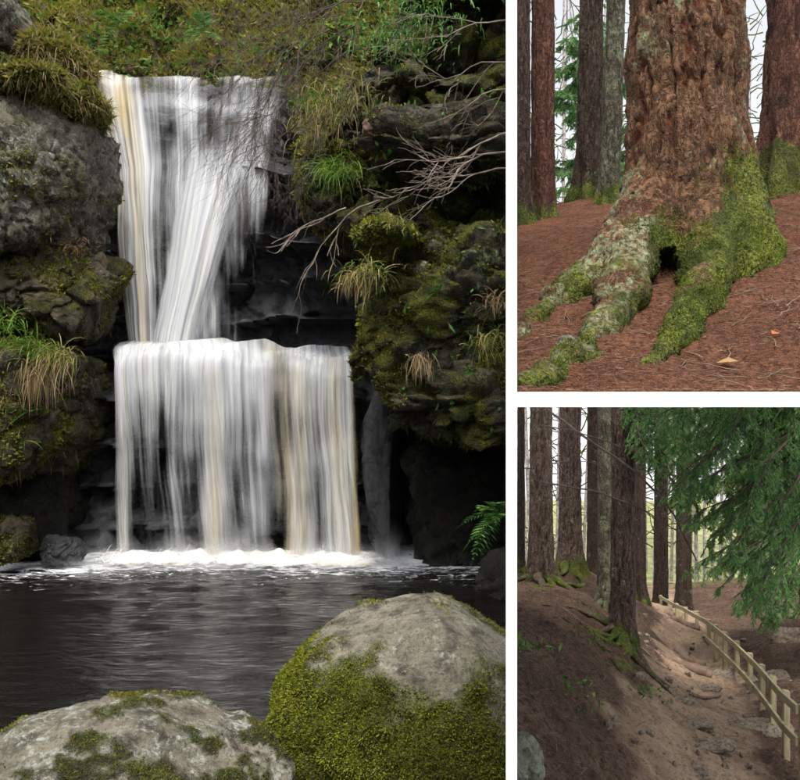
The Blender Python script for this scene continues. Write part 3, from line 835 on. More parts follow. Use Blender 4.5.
mask = sstep(60, 125, px_) * (1 - sstep(350, 420, px_))
sp = np.abs(fbm(q * np.array([.8, .9, 1]), 2, 5, .5))
h = (.035 + .09 * sstep(0, .35, W.ravel()) * (1 - sstep(.25, .6, W.ravel()))) * mask * (.6 + .9 * sp) + .012
h += .16 * mask * np.exp(-((W.ravel() - .24) / .09) ** 2) * np.clip(fbm(q * np.array([.9, 1, 1]), 2, 9), 0, 1) * .7
z = WZ + h - .03 * (W.ravel() > .93) - .035 * sstep(.8, 1, W.ravel())
a = .40 * mask + .22 - .85 * sstep(.3, .95, W.ravel()) + .25 * fbm(q * .5, 3, 77) - .35 * (1 - mask) - .3 * sstep(.9, 1, U.ravel()) - .3 * sstep(.1, 0, U.ravel())
mk('foam', np.stack([x.ravel(), y.ravel(), z], 1), grid(nu, nv), FOAM_M, fall, True, {'a': a})
# flying drops and fingers of spray
rng = np.random.default_rng(5)
n_ = 1500
bx = rng.uniform(P(100, 0, 11.5)[0], P(372, 0, 11.5)[0], n_)
p = np.stack([bx, rng.uniform(11.15, 11.6, n_), np.full(n_, WZ + .05)], 1)
d = np.stack([rng.normal(0, .45, n_), rng.normal(-.2, .3, n_), rng.uniform(.3, 1, n_)], 1)
V, Q, a_ = blades(p, d, .13 * rng.uniform(.2, 1.4, n_) ** 1.5, .007, 1.4, rng, 4)
SPRAY_M = plain('white_spray', (.85, .86, .88), .5, .4, .03)
mk('spray', V, Q, SPRAY_M, fall, True, {'a': a_})['kind'] = 'stuff'

M = Mat('drifting_spray_mist')
al = M.math('MULTIPLY', M.attr('a'), M.ss(M.math('ADD', M.noise(2.6, 5, .62), M.math('MULTIPLY', M.noise(11, 3, .6), .3)), .34, .95))
df = M.N.new('ShaderNodeBsdfDiffuse'); M.link(df.inputs[0], (.85, .86, .88)); tl = M.N.new('ShaderNodeBsdfTranslucent'); M.link(tl.inputs[0], (.85, .86, .88))
m1 = M.N.new('ShaderNodeMixShader'); m1.inputs[0].default_value = .5; M.L.new(df.outputs[0], m1.inputs[1]); M.L.new(tl.outputs[0], m1.inputs[2])
tr = M.N.new('ShaderNodeBsdfTransparent'); mx = M.N.new('ShaderNodeMixShader'); M.link(mx.inputs[0], al); M.L.new(tr.outputs[0], mx.inputs[1]); M.L.new(m1.outputs[0], mx.inputs[2])
MIST_M = M.finish(mx.outputs[0])
for k, (yy0, hh0) in enumerate(((11.45, .62), (11.3, .5), (11.1, .36), (10.9, .22))):
    nu, nv = 120, 14
    U, W = np.meshgrid(np.linspace(0, 1, nu), np.linspace(0, 1, nv))
    x = P(70 - 12 * k, 0, yy0)[0] + (P(412 + 14 * k, 0, yy0)[0] - P(70 - 12 * k, 0, yy0)[0]) * U
    qn = np.stack([x.ravel() * 1.6, W.ravel() * 0 + k * 5, W.ravel() * 0], 1)
    top = hh0 * (.75 + .7 * fbm(qn, 3, 40 + k).reshape(x.shape))
    y = yy0 - .22 * W + .08 * fbm(np.stack([x.ravel() * 2, W.ravel() * 1.5, W.ravel() * 0 + k], 1), 2, 50 + k).reshape(x.shape)
    al_ = (1.0 - .12 * k) * (1 - W) ** 1.7 * sstep(0, .12, U) * sstep(1, .86, U)
    mk('spray_mist', np.stack([x.ravel(), y.ravel(), (WZ + .005 + W * top).ravel()], 1), grid(nu, nv), MIST_M, fall, True, {'a': al_.ravel()})

# pool
M = Mat('dark_peaty_water')
v = M.mapping((1.0, 2.6, 1))
hh = M.math('ADD', M.math('MULTIPLY', M.noise(2.6, 3, .55, v, dist=.4), 1.0), M.math('MULTIPLY', M.noise(9, 4, .6, v), .38))
fm = M.attr('a')
fs = M.noise(6.5, 6, .72, M.mapping((1, 2.4, 1)), dist=.8)
fmask = M.ss(M.math('ADD', fs, fm), .70, .86)
col = M.mix(fmask, (.006, .0055, .005), (.62, .64, .68))
WATER_P = M.finish(M.principled(col, M.mix(fmask, (.07,) * 3, (.5,) * 3), M.bump(hh, .55, .06), .5, IOR=1.33))
nu, nv = 200, 320
X, Y = np.meshgrid(np.linspace(-9, XWALL, nu), np.linspace(-3, 13.4, nv))
q = np.stack([X.ravel(), Y.ravel(), 0 * X.ravel()], 1)
near = sstep(7.0, 11.6, Y.ravel())
zz = WZ + .022 * fbm(q * np.array([1.3, 3.2, 1]), 3, 3) * (.3 + near)
fa = .22 * sstep(8.6, 11.4, Y.ravel()) + .16 * sstep(10.4, 11.6, Y.ravel()) - .02 + .08 * perlin(q * .9, 4) * near
fa = np.where(X.ravel() < P(95, 0, 11)[0], fa + .03, fa) - .12 * (1 - sstep(6.5, 8.5, Y.ravel()))
tag(mk('water', np.stack([X.ravel(), Y.ravel(), zz], 1), grid(nu, nv), WATER_P, None, True, {'a': fa}), 'dark peaty pool below the waterfall with foam flecks', kind='structure')

# boulders in front
def boulder(c, r, label, mat, seed, mask, cushion, **kw):
    V, T = rock_geo(c, r, seed, level=6, **kw)
    N = vnormals(V, T)
    V = V + N * (mask(V, N) * cushion * (.35 + np.abs(fbm(V * 7, 3, seed + 2)) * 1.6))[:, None]
    V[:, 0] = np.minimum(V[:, 0], XWALL)
    o = mk('boulder', V, T, mat, None, True, {'m': mask(V, N)}); tag(o, label, 'boulder')
    return o, V, T
maskA = lambda p, n: sstep(-.14, .26, -1.30 + .42 * fbm(p * 2.6, 5, 8, .65) - .30 * (n[:, 2] - .3) - .22 * (p[:, 0] + .7) - p[:, 2])
maskB = lambda p, n: sstep(.04, .30, fbm(p * 3.4, 5, 29, .62) + .12 * sstep(-1.75, -1.35, p[:, 0]))
c = P(398, 745, 5.1)
bA = boulder((c[0] + .06, 5.55, -2.13), (.88, .8, .90), 'large rounded boulder, bare on top and moss covered below, at right front', BOULDER_A, 205, maskA, .035, n=2.3, amp=.045, freq=1.0, cuts=4, cutmin=.86, fine=.3, rotz=.2, cells=0)
c = P(120, 800, 4.6)
bB = boulder((c[0] - .02, 4.75, -2.18), (.86, .7, .56), 'low boulder speckled with lichen and moss at left front', BOULDER_B, 206, maskB, .018, n=2.3, amp=.05, freq=1.0, cuts=5, cutmin=.84, fine=.35, rotz=.1, cells=0)
def bmoss(B, n_, seed, filt, size=.03, mat=MOSS_M):
    scatter('moss', (B[1], B[2]), n_, 'leaf', mat, None, None, size, size * .42, spread=.6, lean=(0, -.1, .0), nrm_w=1.0, filt=filt, seed=seed, parent=B[0])
rb = np.random.default_rng(4)
bmoss(bA, 240000, 301, lambda p, n: (n[:, 1] < .4) & (maskA(p, n) > rb.random(len(p))), .015)
bmoss(bB, 70000, 302, lambda p, n: (n[:, 1] < .6) & (maskB(p, n) > rb.random(len(p))), .012, DKMOSS_M)

# bare shrubs hanging into the gorge
def twigs(starts, seed, r0=.014, depth=4, spread=.55, grav=-.08, n_child=3, seglen=.5, bias=None):
    rng = np.random.default_rng(seed)
    A = Acc()
    def grow(p, d, L_, r, dep):
        k = 6
        pts = [p]
        for i in range(k):
            d = unit(d + .16 * rng.normal(size=3) + np.array([0, 0, grav]))
            pts.append(pts[-1] + d * L_ / k)
        pts = np.array(pts)
        pts[:, 0] = np.minimum(pts[:, 0], XWALL - .02)
        V, Q = tube(pts, np.linspace(r, r * .55, k + 1), 5)
        A.add(V, Q)
        if dep > 0:
            for c in range(n_child):
                j = rng.integers(1, k + 1)
                nd = unit(d + spread * rng.normal(size=3) * np.array([1, .6, 1]) + (bias if bias is not None else 0))
                grow(pts[j], nd, L_ * rng.uniform(.5, .85), r * .62, dep - 1)
    for (p, d, L_) in starts:
        grow(np.array(p, float), unit(np.array(d, float)), L_, r0, depth)
    return A
def shrub(label, starts, seed, mat=TWIG_D, **kw):
    base = starts[0][0]
    o = twigs([(np.array(p) - base, d, L_) for p, d, L_ in starts], seed, **kw)
    V = np.concatenate(o.V); 
    ob = o.make('bare_shrub', mat)
    ob.location = base
    return tag(ob, label, 'shrub')
st = [(P(372, 22, 11.0), (-1, -.1, -.35), 1.3), (P(385, 2, 11.0), (-1, -.1, -.2), 1.6), (P(350, 50, 11.0), (-1, -.1, -.4), 1.2), (P(400, -20, 10.8), (-1, -.1, -.3), 1.8), (P(330, 30, 11.2), (-1, -.1, -.5), 1.2), (P(335, 6, 11.3), (-1, 0, -.25), 1.2)]
shrub('tangled bare brown shrub hanging over the top right of the fall', st, 401, TWIG_D, depth=4, r0=.0085, spread=.5, bias=np.array([-.14, 0, -.08]), n_child=4)
st = [(P(520, 128, 9.2), (-1, -.1, -.12), .75), (P(520, 150, 9.2), (-1, -.1, -.2), .8), (P(520, 168, 9.1), (-1, -.1, -.25), .7)]
shrub('pale bare twigs reaching left from the right cliff', st, 402, TWIG_M, depth=3, r0=.013, spread=.4, grav=-.02, bias=np.array([-.25, 0, 0]))
st = [(P(520, 62, 9.3), (-1, -.1, .05), .8), (P(515, 88, 9.3), (-1, -.1, -.1), .7), (P(510, 20, 9.3), (-1, -.1, -.1), .7)]
shrub('thin pale twigs against the dark upper right overhang', st, 403, TWIG_M, depth=3, r0=.010, spread=.45, grav=-.02, bias=np.array([-.25, 0, -.05]))
st = [(P(384, 200, 9.9), (-1, -.05, -.32), .9), (P(346, 208, 9.9), (-1, -.05, -.8), .5)]
shrub('single bare branch crossing the dark hollow beside the fall', st, 404, TWIG_M, depth=2, r0=.011, spread=.35, grav=-.03, bias=np.array([-.3, 0, -.15]))
st = [(P(330, 110, 10.9), (-.6, -.1, -.7), .8), (P(318, 150, 10.9), (-.3, -.1, -.8), .7), (P(300, 120, 11.2), (-.5, 0, -.8), .8)]
shrub('fine dark brush in front of the hollow right of the upper fall', st, 405, TWIG_D, depth=4, r0=.007, spread=.55, n_child=3, bias=np.array([-.1, 0, -.2]))

# ================================================================== UPPER RIGHT: BIG TREE
ctl = [(517, 391, 4.0), (600, 391, 4.0), (700, 391, 4.0), (800, 391, 4.0), (530, 350, 4.9), (620, 345, 4.9), (720, 345, 4.8), (800, 345, 4.7),
       (530, 290, 6.3), (650, 290, 5.9), (780, 290, 5.7), (530, 245, 8.0), (590, 225, 9.0), (690, 230, 7.4), (790, 235, 6.8), (540, 217, 11.0),
       (590, 196, 13.0), (690, 200, 9.5), (785, 195, 8.6), (740, 195, 10.5), (520, 215, 13), (640, 196, 13.2), (790, 180, 11), (850, 300, 5.4), (850, 200, 8.0)]
zup = TPS([P(*c) for c in ctl], .03)
rough_up = lambda x, y: .045 * fbm(np.stack([np.ravel(x) * 1.6, np.ravel(y) * 1.6, 0 * np.ravel(x)], 1), 4, 7).reshape(np.shape(x))
ROOTS = [
    [(664, 175, 6.6, .20), (640, 222, 6.45, .20), (616, 256, 6.15, .17), (590, 280, 5.85, .125), (562, 302, 5.5, .10), (540, 322, 5.2, .075), (518, 338, 5.0, .055), (505, 346, 4.9, .05)],
    [(655, 205, 6.45, .20), (640, 252, 6.15, .19), (622, 300, 5.6, .135), (600, 341, 5.05, .095), (572, 368, 4.65, .075), (545, 383, 4.3, .06), (520, 392, 4.1, .045), (505, 396, 4.1, .04)],
    [(705, 175, 6.5, .21), (709, 228, 6.3, .20), (708, 268, 5.95, .165), (696, 312, 5.45, .13), (674, 347, 5.0, .095), (650, 370, 4.75, .055), (628, 380, 4.6, .03)],
    [(725, 150, 6.6, .17), (740, 195, 6.55, .15), (752, 228, 6.45, .14), (764, 255, 6.3, .11), (776, 280, 6.1, .05)],
    [(722, 190, 6.5, .15), (733, 230, 6.3, .14), (745, 262, 6.05, .10), (752, 288, 5.9, .04)],
    [(640, 200, 6.7, .15), (622, 236, 6.7, .12), (600, 262, 6.6, .08), (575, 278, 6.5, .05), (550, 288, 6.4, .03)],
    [(735, 185, 6.9, .17), (752, 212, 7.3, .12), (778, 222, 7.6, .06)],
    [(660, 358, 4.9, .05), (640, 352, 4.95, .035), (622, 356, 4.9, .02)],
    [(580, 362, 4.75, .06), (600, 374, 4.55, .04), (618, 384, 4.4, .025)],
]
def hit_up(px, row):
    ds = np.linspace(3.4, 13, 500)
    x = (px - CX) / F * ds; z = (CY - row) / F * ds
    k = np.argmax(z < zup(x, ds)) if (z < zup(x, ds)).any() else 200
    return ds[k]
SOLVED = []
for rt in ROOTS:
    nrt = []
    for j, (a, b, d, r) in enumerate(rt):
        if j >= 3:
            dn = hit_up(a, b); d = dn if j > 3 else .5 * (d + dn)
            b = b - (.25 * r if j < len(rt) - 1 else -1.0 * r) / d * F
            a = a + 2.5 * math.sin(j * 2.1 + len(rt))
        nrt.append((a, b, d, r * (1.0 if j < 3 else max(.62, 1.08 - .09 * (j - 2)))))
    SOLVED.append(nrt)
nu, nv = 220, 330
S, Tt = np.meshgrid(np.linspace(0, 1, nu), np.linspace(0, 1, nv))
Y = 3.25 + 10.5 * Tt ** 1.5
X = .024 + S * (.37 * Y + .12)
Z = np.maximum(zup(X, Y) + rough_up(X, Y) * np.minimum(1, (Y - 3.2) / 1.5), .034)
Z += .022 * fbm(np.stack([X.ravel() * 8, Y.ravel() * 9, Z.ravel() * 0], 1), 3, 12).reshape(X.shape) * np.minimum(1, (Y - 3.2) / .6)
for nrt in SOLVED:
    rp = resample([P(a, b, d) for a, b, d, r in nrt[2:]], 14)[:, :2]
    dd = np.sqrt(((np.stack([X, Y], -1)[:, :, None] - rp) ** 2).sum(-1)).min(-1)
    Z += .03 * np.exp(-(dd / .19) ** 2) * np.minimum(1, (Y - 3.6) / .8).clip(0)
Z = np.maximum(Z, .032)
upV = np.stack([X.ravel(), Y.ravel(), Z.ravel()], 1); upQ = grid(nu, nv)
# skirt closing the bank down to the shelf
i = np.arange(nu * nv).reshape(nv, nu)
loop = np.concatenate([i[0], i[1:, -1], i[-1, -2::-1], i[-2:0:-1, 0]])
low = upV[loop].copy(); low[:, 2] = .0255
Q2 = np.stack([loop, np.arange(len(loop)) + nu * nv, np.roll(np.arange(len(loop)), -1) + nu * nv, np.roll(loop, -1)], 1)
M = Mat('needle_litter_soil')
a1 = M.noise(2.2, 7, .65); a2 = M.noise(30, 6, .75); a3 = M.noise(110, 3, .7)
col = M.mix(M.ss(a1, .35, .65), (.085, .034, .019), (.15, .064, .035))
col = M.mix(M.ss(a2, .44, .64), col, (.030, .014, .009))
col = M.mix(M.ss(a3, .55, .70), col, (.25, .125, .07))
mo = M.math('MULTIPLY', M.ss(M.math('ADD', M.noise(1.9, 6, .65), M.attr('a')), .60, .72), M.ss(M.noise(20, 4, .7), .36, .55))
col = M.mix(mo, col, M.mix(M.noise(9, 4), (.05, .07, .012), (.15, .17, .03)))
SOIL_UP = M.finish(M.principled(col, .95, M.bump(M.math('ADD', a2, M.math('MULTIPLY', a3, .6)), .9, .03), .15))
pxu = CX + F * upV[:, 0] / upV[:, 1]; rwu = CY - F * upV[:, 2] / upV[:, 1]
mossa = .12 * sstep(570, 525, pxu) * sstep(255, 280, rwu) * sstep(365, 340, rwu) - .08 + .12 * np.exp(-((pxu - 555) / 40) ** 2 - ((rwu - 248) / 10) ** 2) + .1 * np.exp(-((pxu - 575) / 25) ** 2 - ((rwu - 196) / 6) ** 2)
tag(mk('ground', np.vstack([upV, low]), [upQ, Q2], SOIL_UP, None, True, {'a': np.r_[mossa, np.zeros(len(low))]}), 'reddish brown needle covered slope around the big tree', kind='structure')

def gz(x, y): return float(zup(x, y))

# --- big tree by signed distance, smoothly blended
def sdf_tree(caps, lo, hi, h, k=.10):
    n = np.ceil((hi - lo) / h).astype(int) + 1
    gx, gy, gz_ = [lo[i] + h * np.arange(n[i]) for i in range(3)]
    D = np.full(n, 5.0)
    for (a, b, ra, rb) in caps:
        a, b = np.array(a), np.array(b)
        m = max(ra, rb) + .35
        i0 = np.maximum(0, np.floor((np.minimum(a, b) - m - lo) / h).astype(int)); i1 = np.minimum(n, np.ceil((np.maximum(a, b) + m - lo) / h).astype(int) + 1)
        if (i1 <= i0).any(): continue
        xx, yy_, zz_ = np.meshgrid(gx[i0[0]:i1[0]], gy[i0[1]:i1[1]], gz_[i0[2]:i1[2]], indexing='ij')
        q = np.stack([xx, yy_, zz_], -1) - a
        ab = b - a
        t = np.clip((q @ ab) / (ab @ ab), 0, 1)
        d = np.linalg.norm(q - t[..., None] * ab, axis=-1) - (ra + (rb - ra) * t)
        sl = tuple(slice(i0[i], i1[i]) for i in range(3))
        o = D[sl]
        hh_ = np.clip(.5 + .5 * (o - d) / k, 0, 1)
        D[sl] = o * (1 - hh_) + d * hh_ - k * hh_ * (1 - hh_)
    return D, n

def surface_nets(D, lo, h):
    s = D < 0
    c = np.zeros(np.array(D.shape) - 1, int)
    for dx in (0, 1):
        for dy in (0, 1):
            for dz in (0, 1):
                c += s[dx:D.shape[0] - 1 + dx, dy:D.shape[1] - 1 + dy, dz:D.shape[2] - 1 + dz]
    act = (c > 0) & (c < 8)
    idx = -np.ones(act.shape, int); cells = np.argwhere(act); idx[act] = np.arange(len(cells))
    acc = np.zeros((len(cells), 3)); cnt = np.zeros(len(cells))
    cor = [(a, b, d) for a in (0, 1) for b in (0, 1) for d in (0, 1)]
    for a in cor:
        for ax in range(3):
            if a[ax] == 0:
                b = list(a); b[ax] = 1
                va = D[tuple((cells + a).T)]; vb = D[tuple((cells + b).T)]
                m = (va < 0) != (vb < 0)
                t = np.where(m, va / np.where(m, va - vb, 1), 0)
                q = np.array(a, float)[None].repeat(len(cells), 0); q[:, ax] += t
                acc[m] += q[m]; cnt[m] += 1
    V = lo + h * (cells + acc / cnt[:, None])
    Qs = []
    for ax in range(3):
        o1, o2 = [(1, 2), (2, 0), (0, 1)][ax]
        sl0 = [slice(1, -1)] * 3; sl1 = [slice(1, -1)] * 3
        sl0[ax] = slice(0, -1); sl1[ax] = slice(1, None)
        e0, e1 = s[tuple(sl0)], s[tuple(sl1)]
        ed = np.argwhere(e0 != e1); sign = e0[e0 != e1]
        base = ed.copy()
        for k_ in range(3):
            if k_ != ax: base[:, k_] += 1
        def cell(do1, do2):
            q = base.copy(); q[:, o1] -= do1; q[:, o2] -= do2
            return idx[tuple(q.T)]
        quad = np.stack([cell(1, 1), cell(0, 1), cell(0, 0), cell(1, 0)], 1)
        quad[~sign] = quad[~sign][:, ::-1]
        Qs.append(quad[(quad >= 0).all(1)])
    return V, np.concatenate(Qs)

def bark_disp(q, N, seed, amp, cell=7.0, stretch=.36):
    wp = np.stack([fbm(q * 3, 3, seed), fbm(q * 3 + 9, 3, seed), fbm(q * 3 + 5, 2, seed)], 1)
    r1 = np.abs(fbm(q * np.array([cell, cell, cell * .09]) * .9 + .25 * wp, 2, seed + 1))
    r2 = np.abs(fbm(q * np.array([cell, cell, cell * .55]) * 1.3 + .5 * wp, 3, seed + 6, .6))
    f = np.clip(1 - r1 / .13, 0, 1) + .3 * np.clip(1 - r2 / .07, 0, 1)
    return -amp * 1.3 * f + amp * .45 * fbm(q * np.array([15, 15, 5]), 4, seed + 2, .65) + amp * .7 * fbm(q * np.array([2.2, 2.2, .8]), 3, seed + 4), np.clip(f, 0, 1)

BX, BY = P(690, 300, 6.7)[0], 6.75
bz = gz(BX, BY)
caps = []
tr_pts = [(688, 320, .60), (688, 270, .55), (688, 215, .47), (688, 150, .44), (687, 60, .43), (686, -80, .42), (686, -420, .36)]
tw = [(np.array([P(a, 0, BY)[0], BY, P(0, b, BY)[2]]), r) for a, b, r in tr_pts]
for (a, ra), (b, rb) in zip(tw[:-1], tw[1:]):
    caps.append((a, b, ra, rb))
for rt in SOLVED:
    c3 = [(P(a, b, d) - np.array([0, 0, .0 * r]), r) for a, b, d, r in rt]
    for (a, ra), (b, rb) in zip(c3[:-1], c3[1:]):
        caps.append((a, b, ra, rb))
lo = np.array([-.14, 3.7, -.1]); hi = np.array([2.75, 8.1, 5.4])
HH = .023
D_, n_ = sdf_tree(caps, lo, hi, HH, .11)
# the hollow between the roots
hc = P(668, 268, 6.0)
xx, yy_, zz_ = np.meshgrid(*[lo[i] + HH * np.arange(n_[i]) for i in range(3)], indexing='ij')
hw = .085 + .05 * np.clip((hc[2] - zz_) / .2, -1, 1)
hd = (np.sqrt(((xx - hc[0] - .25 * (zz_ - hc[2]) - .02 * np.sin(zz_ * 31)) / hw) ** 2 + ((yy_ - hc[1] - .1) / .40) ** 2 + ((zz_ - hc[2] + .03 * np.sin(xx * 37)) / .17) ** 2) - 1) * .09
D_ = np.maximum(D_, -hd)
tV, tQ = surface_nets(D_, lo, HH)
N = vnormals(tV, tQ)
hgt = tV[:, 2] - zup(tV[:, 0], tV[:, 1])
amp = .012 + .026 * sstep(.3, 1.3, hgt)
bd = bark_disp(tV, N, 9, 1.0, 8.5)
tV = tV + N * (bd[0] * amp + .045 * fbm(tV * 2.6, 3, 88) * sstep(1.6, .5, hgt) + .02 * fbm(tV * 8, 3, 89) * sstep(1.6, .5, hgt))[:, None]
tV[:, 0] = np.maximum(tV[:, 0], .024); tV[:, 2] = np.maximum(tV[:, 2], .027)
BARK_BIG = bark_mat('big_tree_bark', (.125, .064, .033), (.085, .026, .010), .62, ((.045, .06, .008), (.15, .17, .02)), .24, (.20, .225, .13), 10)
big = thing('conifer_tree', (BX, BY, bz), 'huge reddish trunk with spreading mossy roots, nearest tree above the shelf', 'tree')
# moss grows up the right flank: lower the effective height there
side = .5 * sstep(705, 745, CX + F * tV[:, 0] / tV[:, 1])
mk('trunk', tV, tQ, BARK_BIG, big, True, {'f': bd[1] * sstep(.05, .6, hgt), 'l': .9 * sstep(690, 640, CX + F * tV[:, 0] / tV[:, 1]) * sstep(1.0, .3, hgt) + .5 * side, 'h': hgt - .75 * side * sstep(2.2, .3, hgt) + .25 * sstep(660, 640, CX + F * tV[:, 0] / tV[:, 1])})
# moss shoots on the roots
scatter('moss', (tV, tQ), 170000, 'leaf', ROOTMOSS_M, None, None, .015, .007, spread=.6, lean=(0, -.1, .2), nrm_w=1,
        filt=lambda p, n: (p[:, 2] - zup(p[:, 0], p[:, 1]) < .55 + .5 * fbm(p * 1.3, 3, 4)) & (fbm(p * 2.4, 4, 91) > .30 - .30 * sstep(640, 690, CX + F * p[:, 0] / p[:, 1]) - .16 * sstep(.62, .35, p[:, 2])) & (n[:, 2] > -.2) & (n[:, 1] < .5), seed=303, parent=big)

def trunk(name, base, r, h, mat, parent, seed, lean=(0, 0), flare=.9, nroot=5, amp=.10, nth=56, dz=.09, zlow=-.4, taper=.55, hoff=0.0):
    nz_ = max(8, int((h - zlow) / dz)); nz_ = min(nz_, 150)
    zz = zlow + (h - zlow) * np.linspace(0, 1, nz_) ** 1.25
    th = np.linspace(0, 2 * math.pi, nth, endpoint=False)
    TH, ZZ = np.meshgrid(th, zz)
    zc = np.maximum(ZZ, 0)
    rad = r * (1 - taper * zc / h) + flare * r * np.exp(-zc / (1.5 * r)) * (.45 + .55 * np.cos(nroot * TH + seed + .6 * np.sin(TH * 2 + seed)))
    q = np.stack([np.cos(TH) * rad, np.sin(TH) * rad, ZZ], -1).reshape(-1, 3)
    N = np.stack([np.cos(TH), np.sin(TH), 0 * TH], -1).reshape(-1, 3)
    bd = bark_disp(q / (r * 2), N, seed, amp * r, 6.5)
    q += N * bd[0][:, None]
    q[:, 0] += lean[0] * ZZ.ravel(); q[:, 1] += lean[1] * ZZ.ravel()
    i = np.arange(nz_ * nth).reshape(nz_, nth)
    Q = np.stack([i[:-1], np.roll(i[:-1], -1, 1), np.roll(i[1:], -1, 1), i[1:]], -1).reshape(-1, 4)
    top = i[-1][None]
    return mk(name, q + np.asarray(base), [Q, top], mat, parent, True, {'h': ZZ.ravel() + hoff, 'f': bd[1]})

BARK_RED = bark_mat('red_brown_bark', (.11, .048, .030), (.03, .012, .007), .25, lich=.15, cell=12, moss_amt=.9)
BARK_DK = bark_mat('dark_brown_bark', (.062, .040, .028), (.015, .009, .006), .35, lich=.25, cell=10)
BARK_GY = bark_mat('grey_green_bark', (.10, .088, .06), (.03, .024, .016), .3, lich=.6, cell=10, lich_c=(.16, .18, .11))
BARK_LOW = bark_mat('rough_brown_bark', (.125, .085, .066), (.03, .018, .013), .45, lich=.2, cell=9)
BARK_PALE = bark_mat('painted_haze_bark', (.36, .31, .29), (.24, .20, .19), .1, lich=.2, cell=5)  # pale tone paints in the haze over the far trees

def up_tree(px, row, d, r, h, mat, label, seed, lean=(0, 0), **kw):
    b = P(px, row, d); b[2] = gz(b[0], b[1])
    t = thing('conifer_tree', b, label, 'tree')
    trunk('trunk', b, r, h, mat, t, seed, lean, **kw)
    return t, b
UP = []
UP.append(up_tree(520, 224, 10.3, .125, 7, BARK_DK, 'dark slim trunk against the white wall left of the red trunk', 1, (0, 0), taper=.2))
UP.append(up_tree(543, 219, 10.6, .145, 7.5, BARK_RED, 'slim red brown trunk second from the white wall', 2, (.0, 0), taper=.2, flare=.5))
UP.append(up_tree(589, 194, 12.6, .185, 9, BARK_DK, 'brown trunk with mossy foot behind the grey green leaning trunk', 3, (.012, 0), taper=.3))
UP.append(up_tree(609, 206, 11.2, .13, 8, BARK_GY, 'grey green trunk leaning right just left of the huge tree', 4, (.035, 0), taper=.3, flare=.7))
UP.append(up_tree(797, 192, 8.9, .31, 8, BARK_RED, 'thick red brown trunk with mossy foot at the right edge above the shelf', 5, (0, 0), taper=.2, flare=.8, hoff=-.25))

# litter: needles and twigs
rng = np.random.default_rng(77)
p, nr = sample(upV, upQ, 150000, rng)
k = (p[:, 1] < 9.5) & (rng.random(len(p)) < np.clip((6.2 / p[:, 1]) ** 2, 0, 1)); p = p[k]
d = rng.normal(size=(len(p), 3)) * np.array([1, 1, .15])
V, Q, a_ = blades(p + [0, 0, .004], d, .042 * rng.uniform(.5, 1.5, len(p)), .0042, .1, rng, 1)
LITTER_M = leaf_mat('needle_litter', [(.05, .022, .015), (.11, .05, .032), (.19, .095, .06), (.27, .16, .10)], .1)
V[:, 0] = np.maximum(V[:, 0], .024)
tag(mk('needle_litter', V, Q, LITTER_M, None, True, {'a': a_}), 'reddish fallen needles strewn over the slope', 'litter', kind='stuff')
A = Acc()
for k in range(110):
    c = P(rng.uniform(525, 800), rng.uniform(300, 388), 1.0)
    yy0 = rng.uniform(4.1, 6.5); xx0 = c[0] * yy0
    ang = rng.uniform(0, math.pi); Ln = rng.uniform(.06, .3)
    s = np.linspace(-.5, .5, 6)
    pts = np.stack([xx0 + s * Ln * math.cos(ang) + .01 * rng.normal(size=6), yy0 + s * Ln * math.sin(ang) + .01 * rng.normal(size=6), np.zeros(6)], 1)
    pts[:, 0] = np.maximum(pts[:, 0], .04)
    pts[:, 2] = zup(pts[:, 0], pts[:, 1]) + rough_up(pts[:, 0], pts[:, 1]) + .026
    V, Q = tube(pts, np.linspace(.0035, .0015, 6), 5); A.add(V, Q)
tag(A.make('fallen_twigs', plain('weathered_twigs', (.13, .09, .065))), 'thin fallen twigs lying on the needle slope', 'twigs', kind='stuff')
def on_up(px, d, dz=.02):
    x = (px - CX) / F * d
    return np.array([x, d, gz(x, d) + float(rough_up(np.array([x]), np.array([d]))[0]) + dz])
V, T = rock_geo((0, 0, 0), (.085, .07, .07), 501, amp=.015, freq=4, level=4, cuts=5)
c = P(571, 348, 4.75)
o = mk('stone', V + c, T, rock_mat('green_stained_stone', (.13, .13, .10), (.22, .21, .16), .6, .5)); tag(o, 'rounded greenish stone wedged between the left roots', 'stone')
def dead_leaf(px, d, label, seed, mat, L_=.07):
    rng = np.random.default_rng(seed)
    V, Q, a = leaves(np.zeros((1, 3)), np.array([[rng.normal(), rng.normal() * .6, .1]]), L_, L_ * .55, rng, np.array([[0, -.3, 1.]]))
    o = mk('leaf', V, Q, mat, None, False, {'a': a}); o.location = on_up(px, d, .03)
    return tag(o, label, 'leaf')
OR_M = leaf_mat('orange_leaf', [(.42, .12, .03), (.5, .16, .04)])
TN_M = leaf_mat('tan_leaf', [(.32, .2, .09), (.4, .26, .12)])
dead_leaf(772, 4.72, 'fallen orange leaf right of the front root', 1, OR_M, .09)
dead_leaf(716, 4.45, 'fallen tan leaf in front of the front root', 3, TN_M, .12)
dead_leaf(748, 4.5, 'fallen brown leaf between the tan and orange leaves', 5, OR_M, .05)

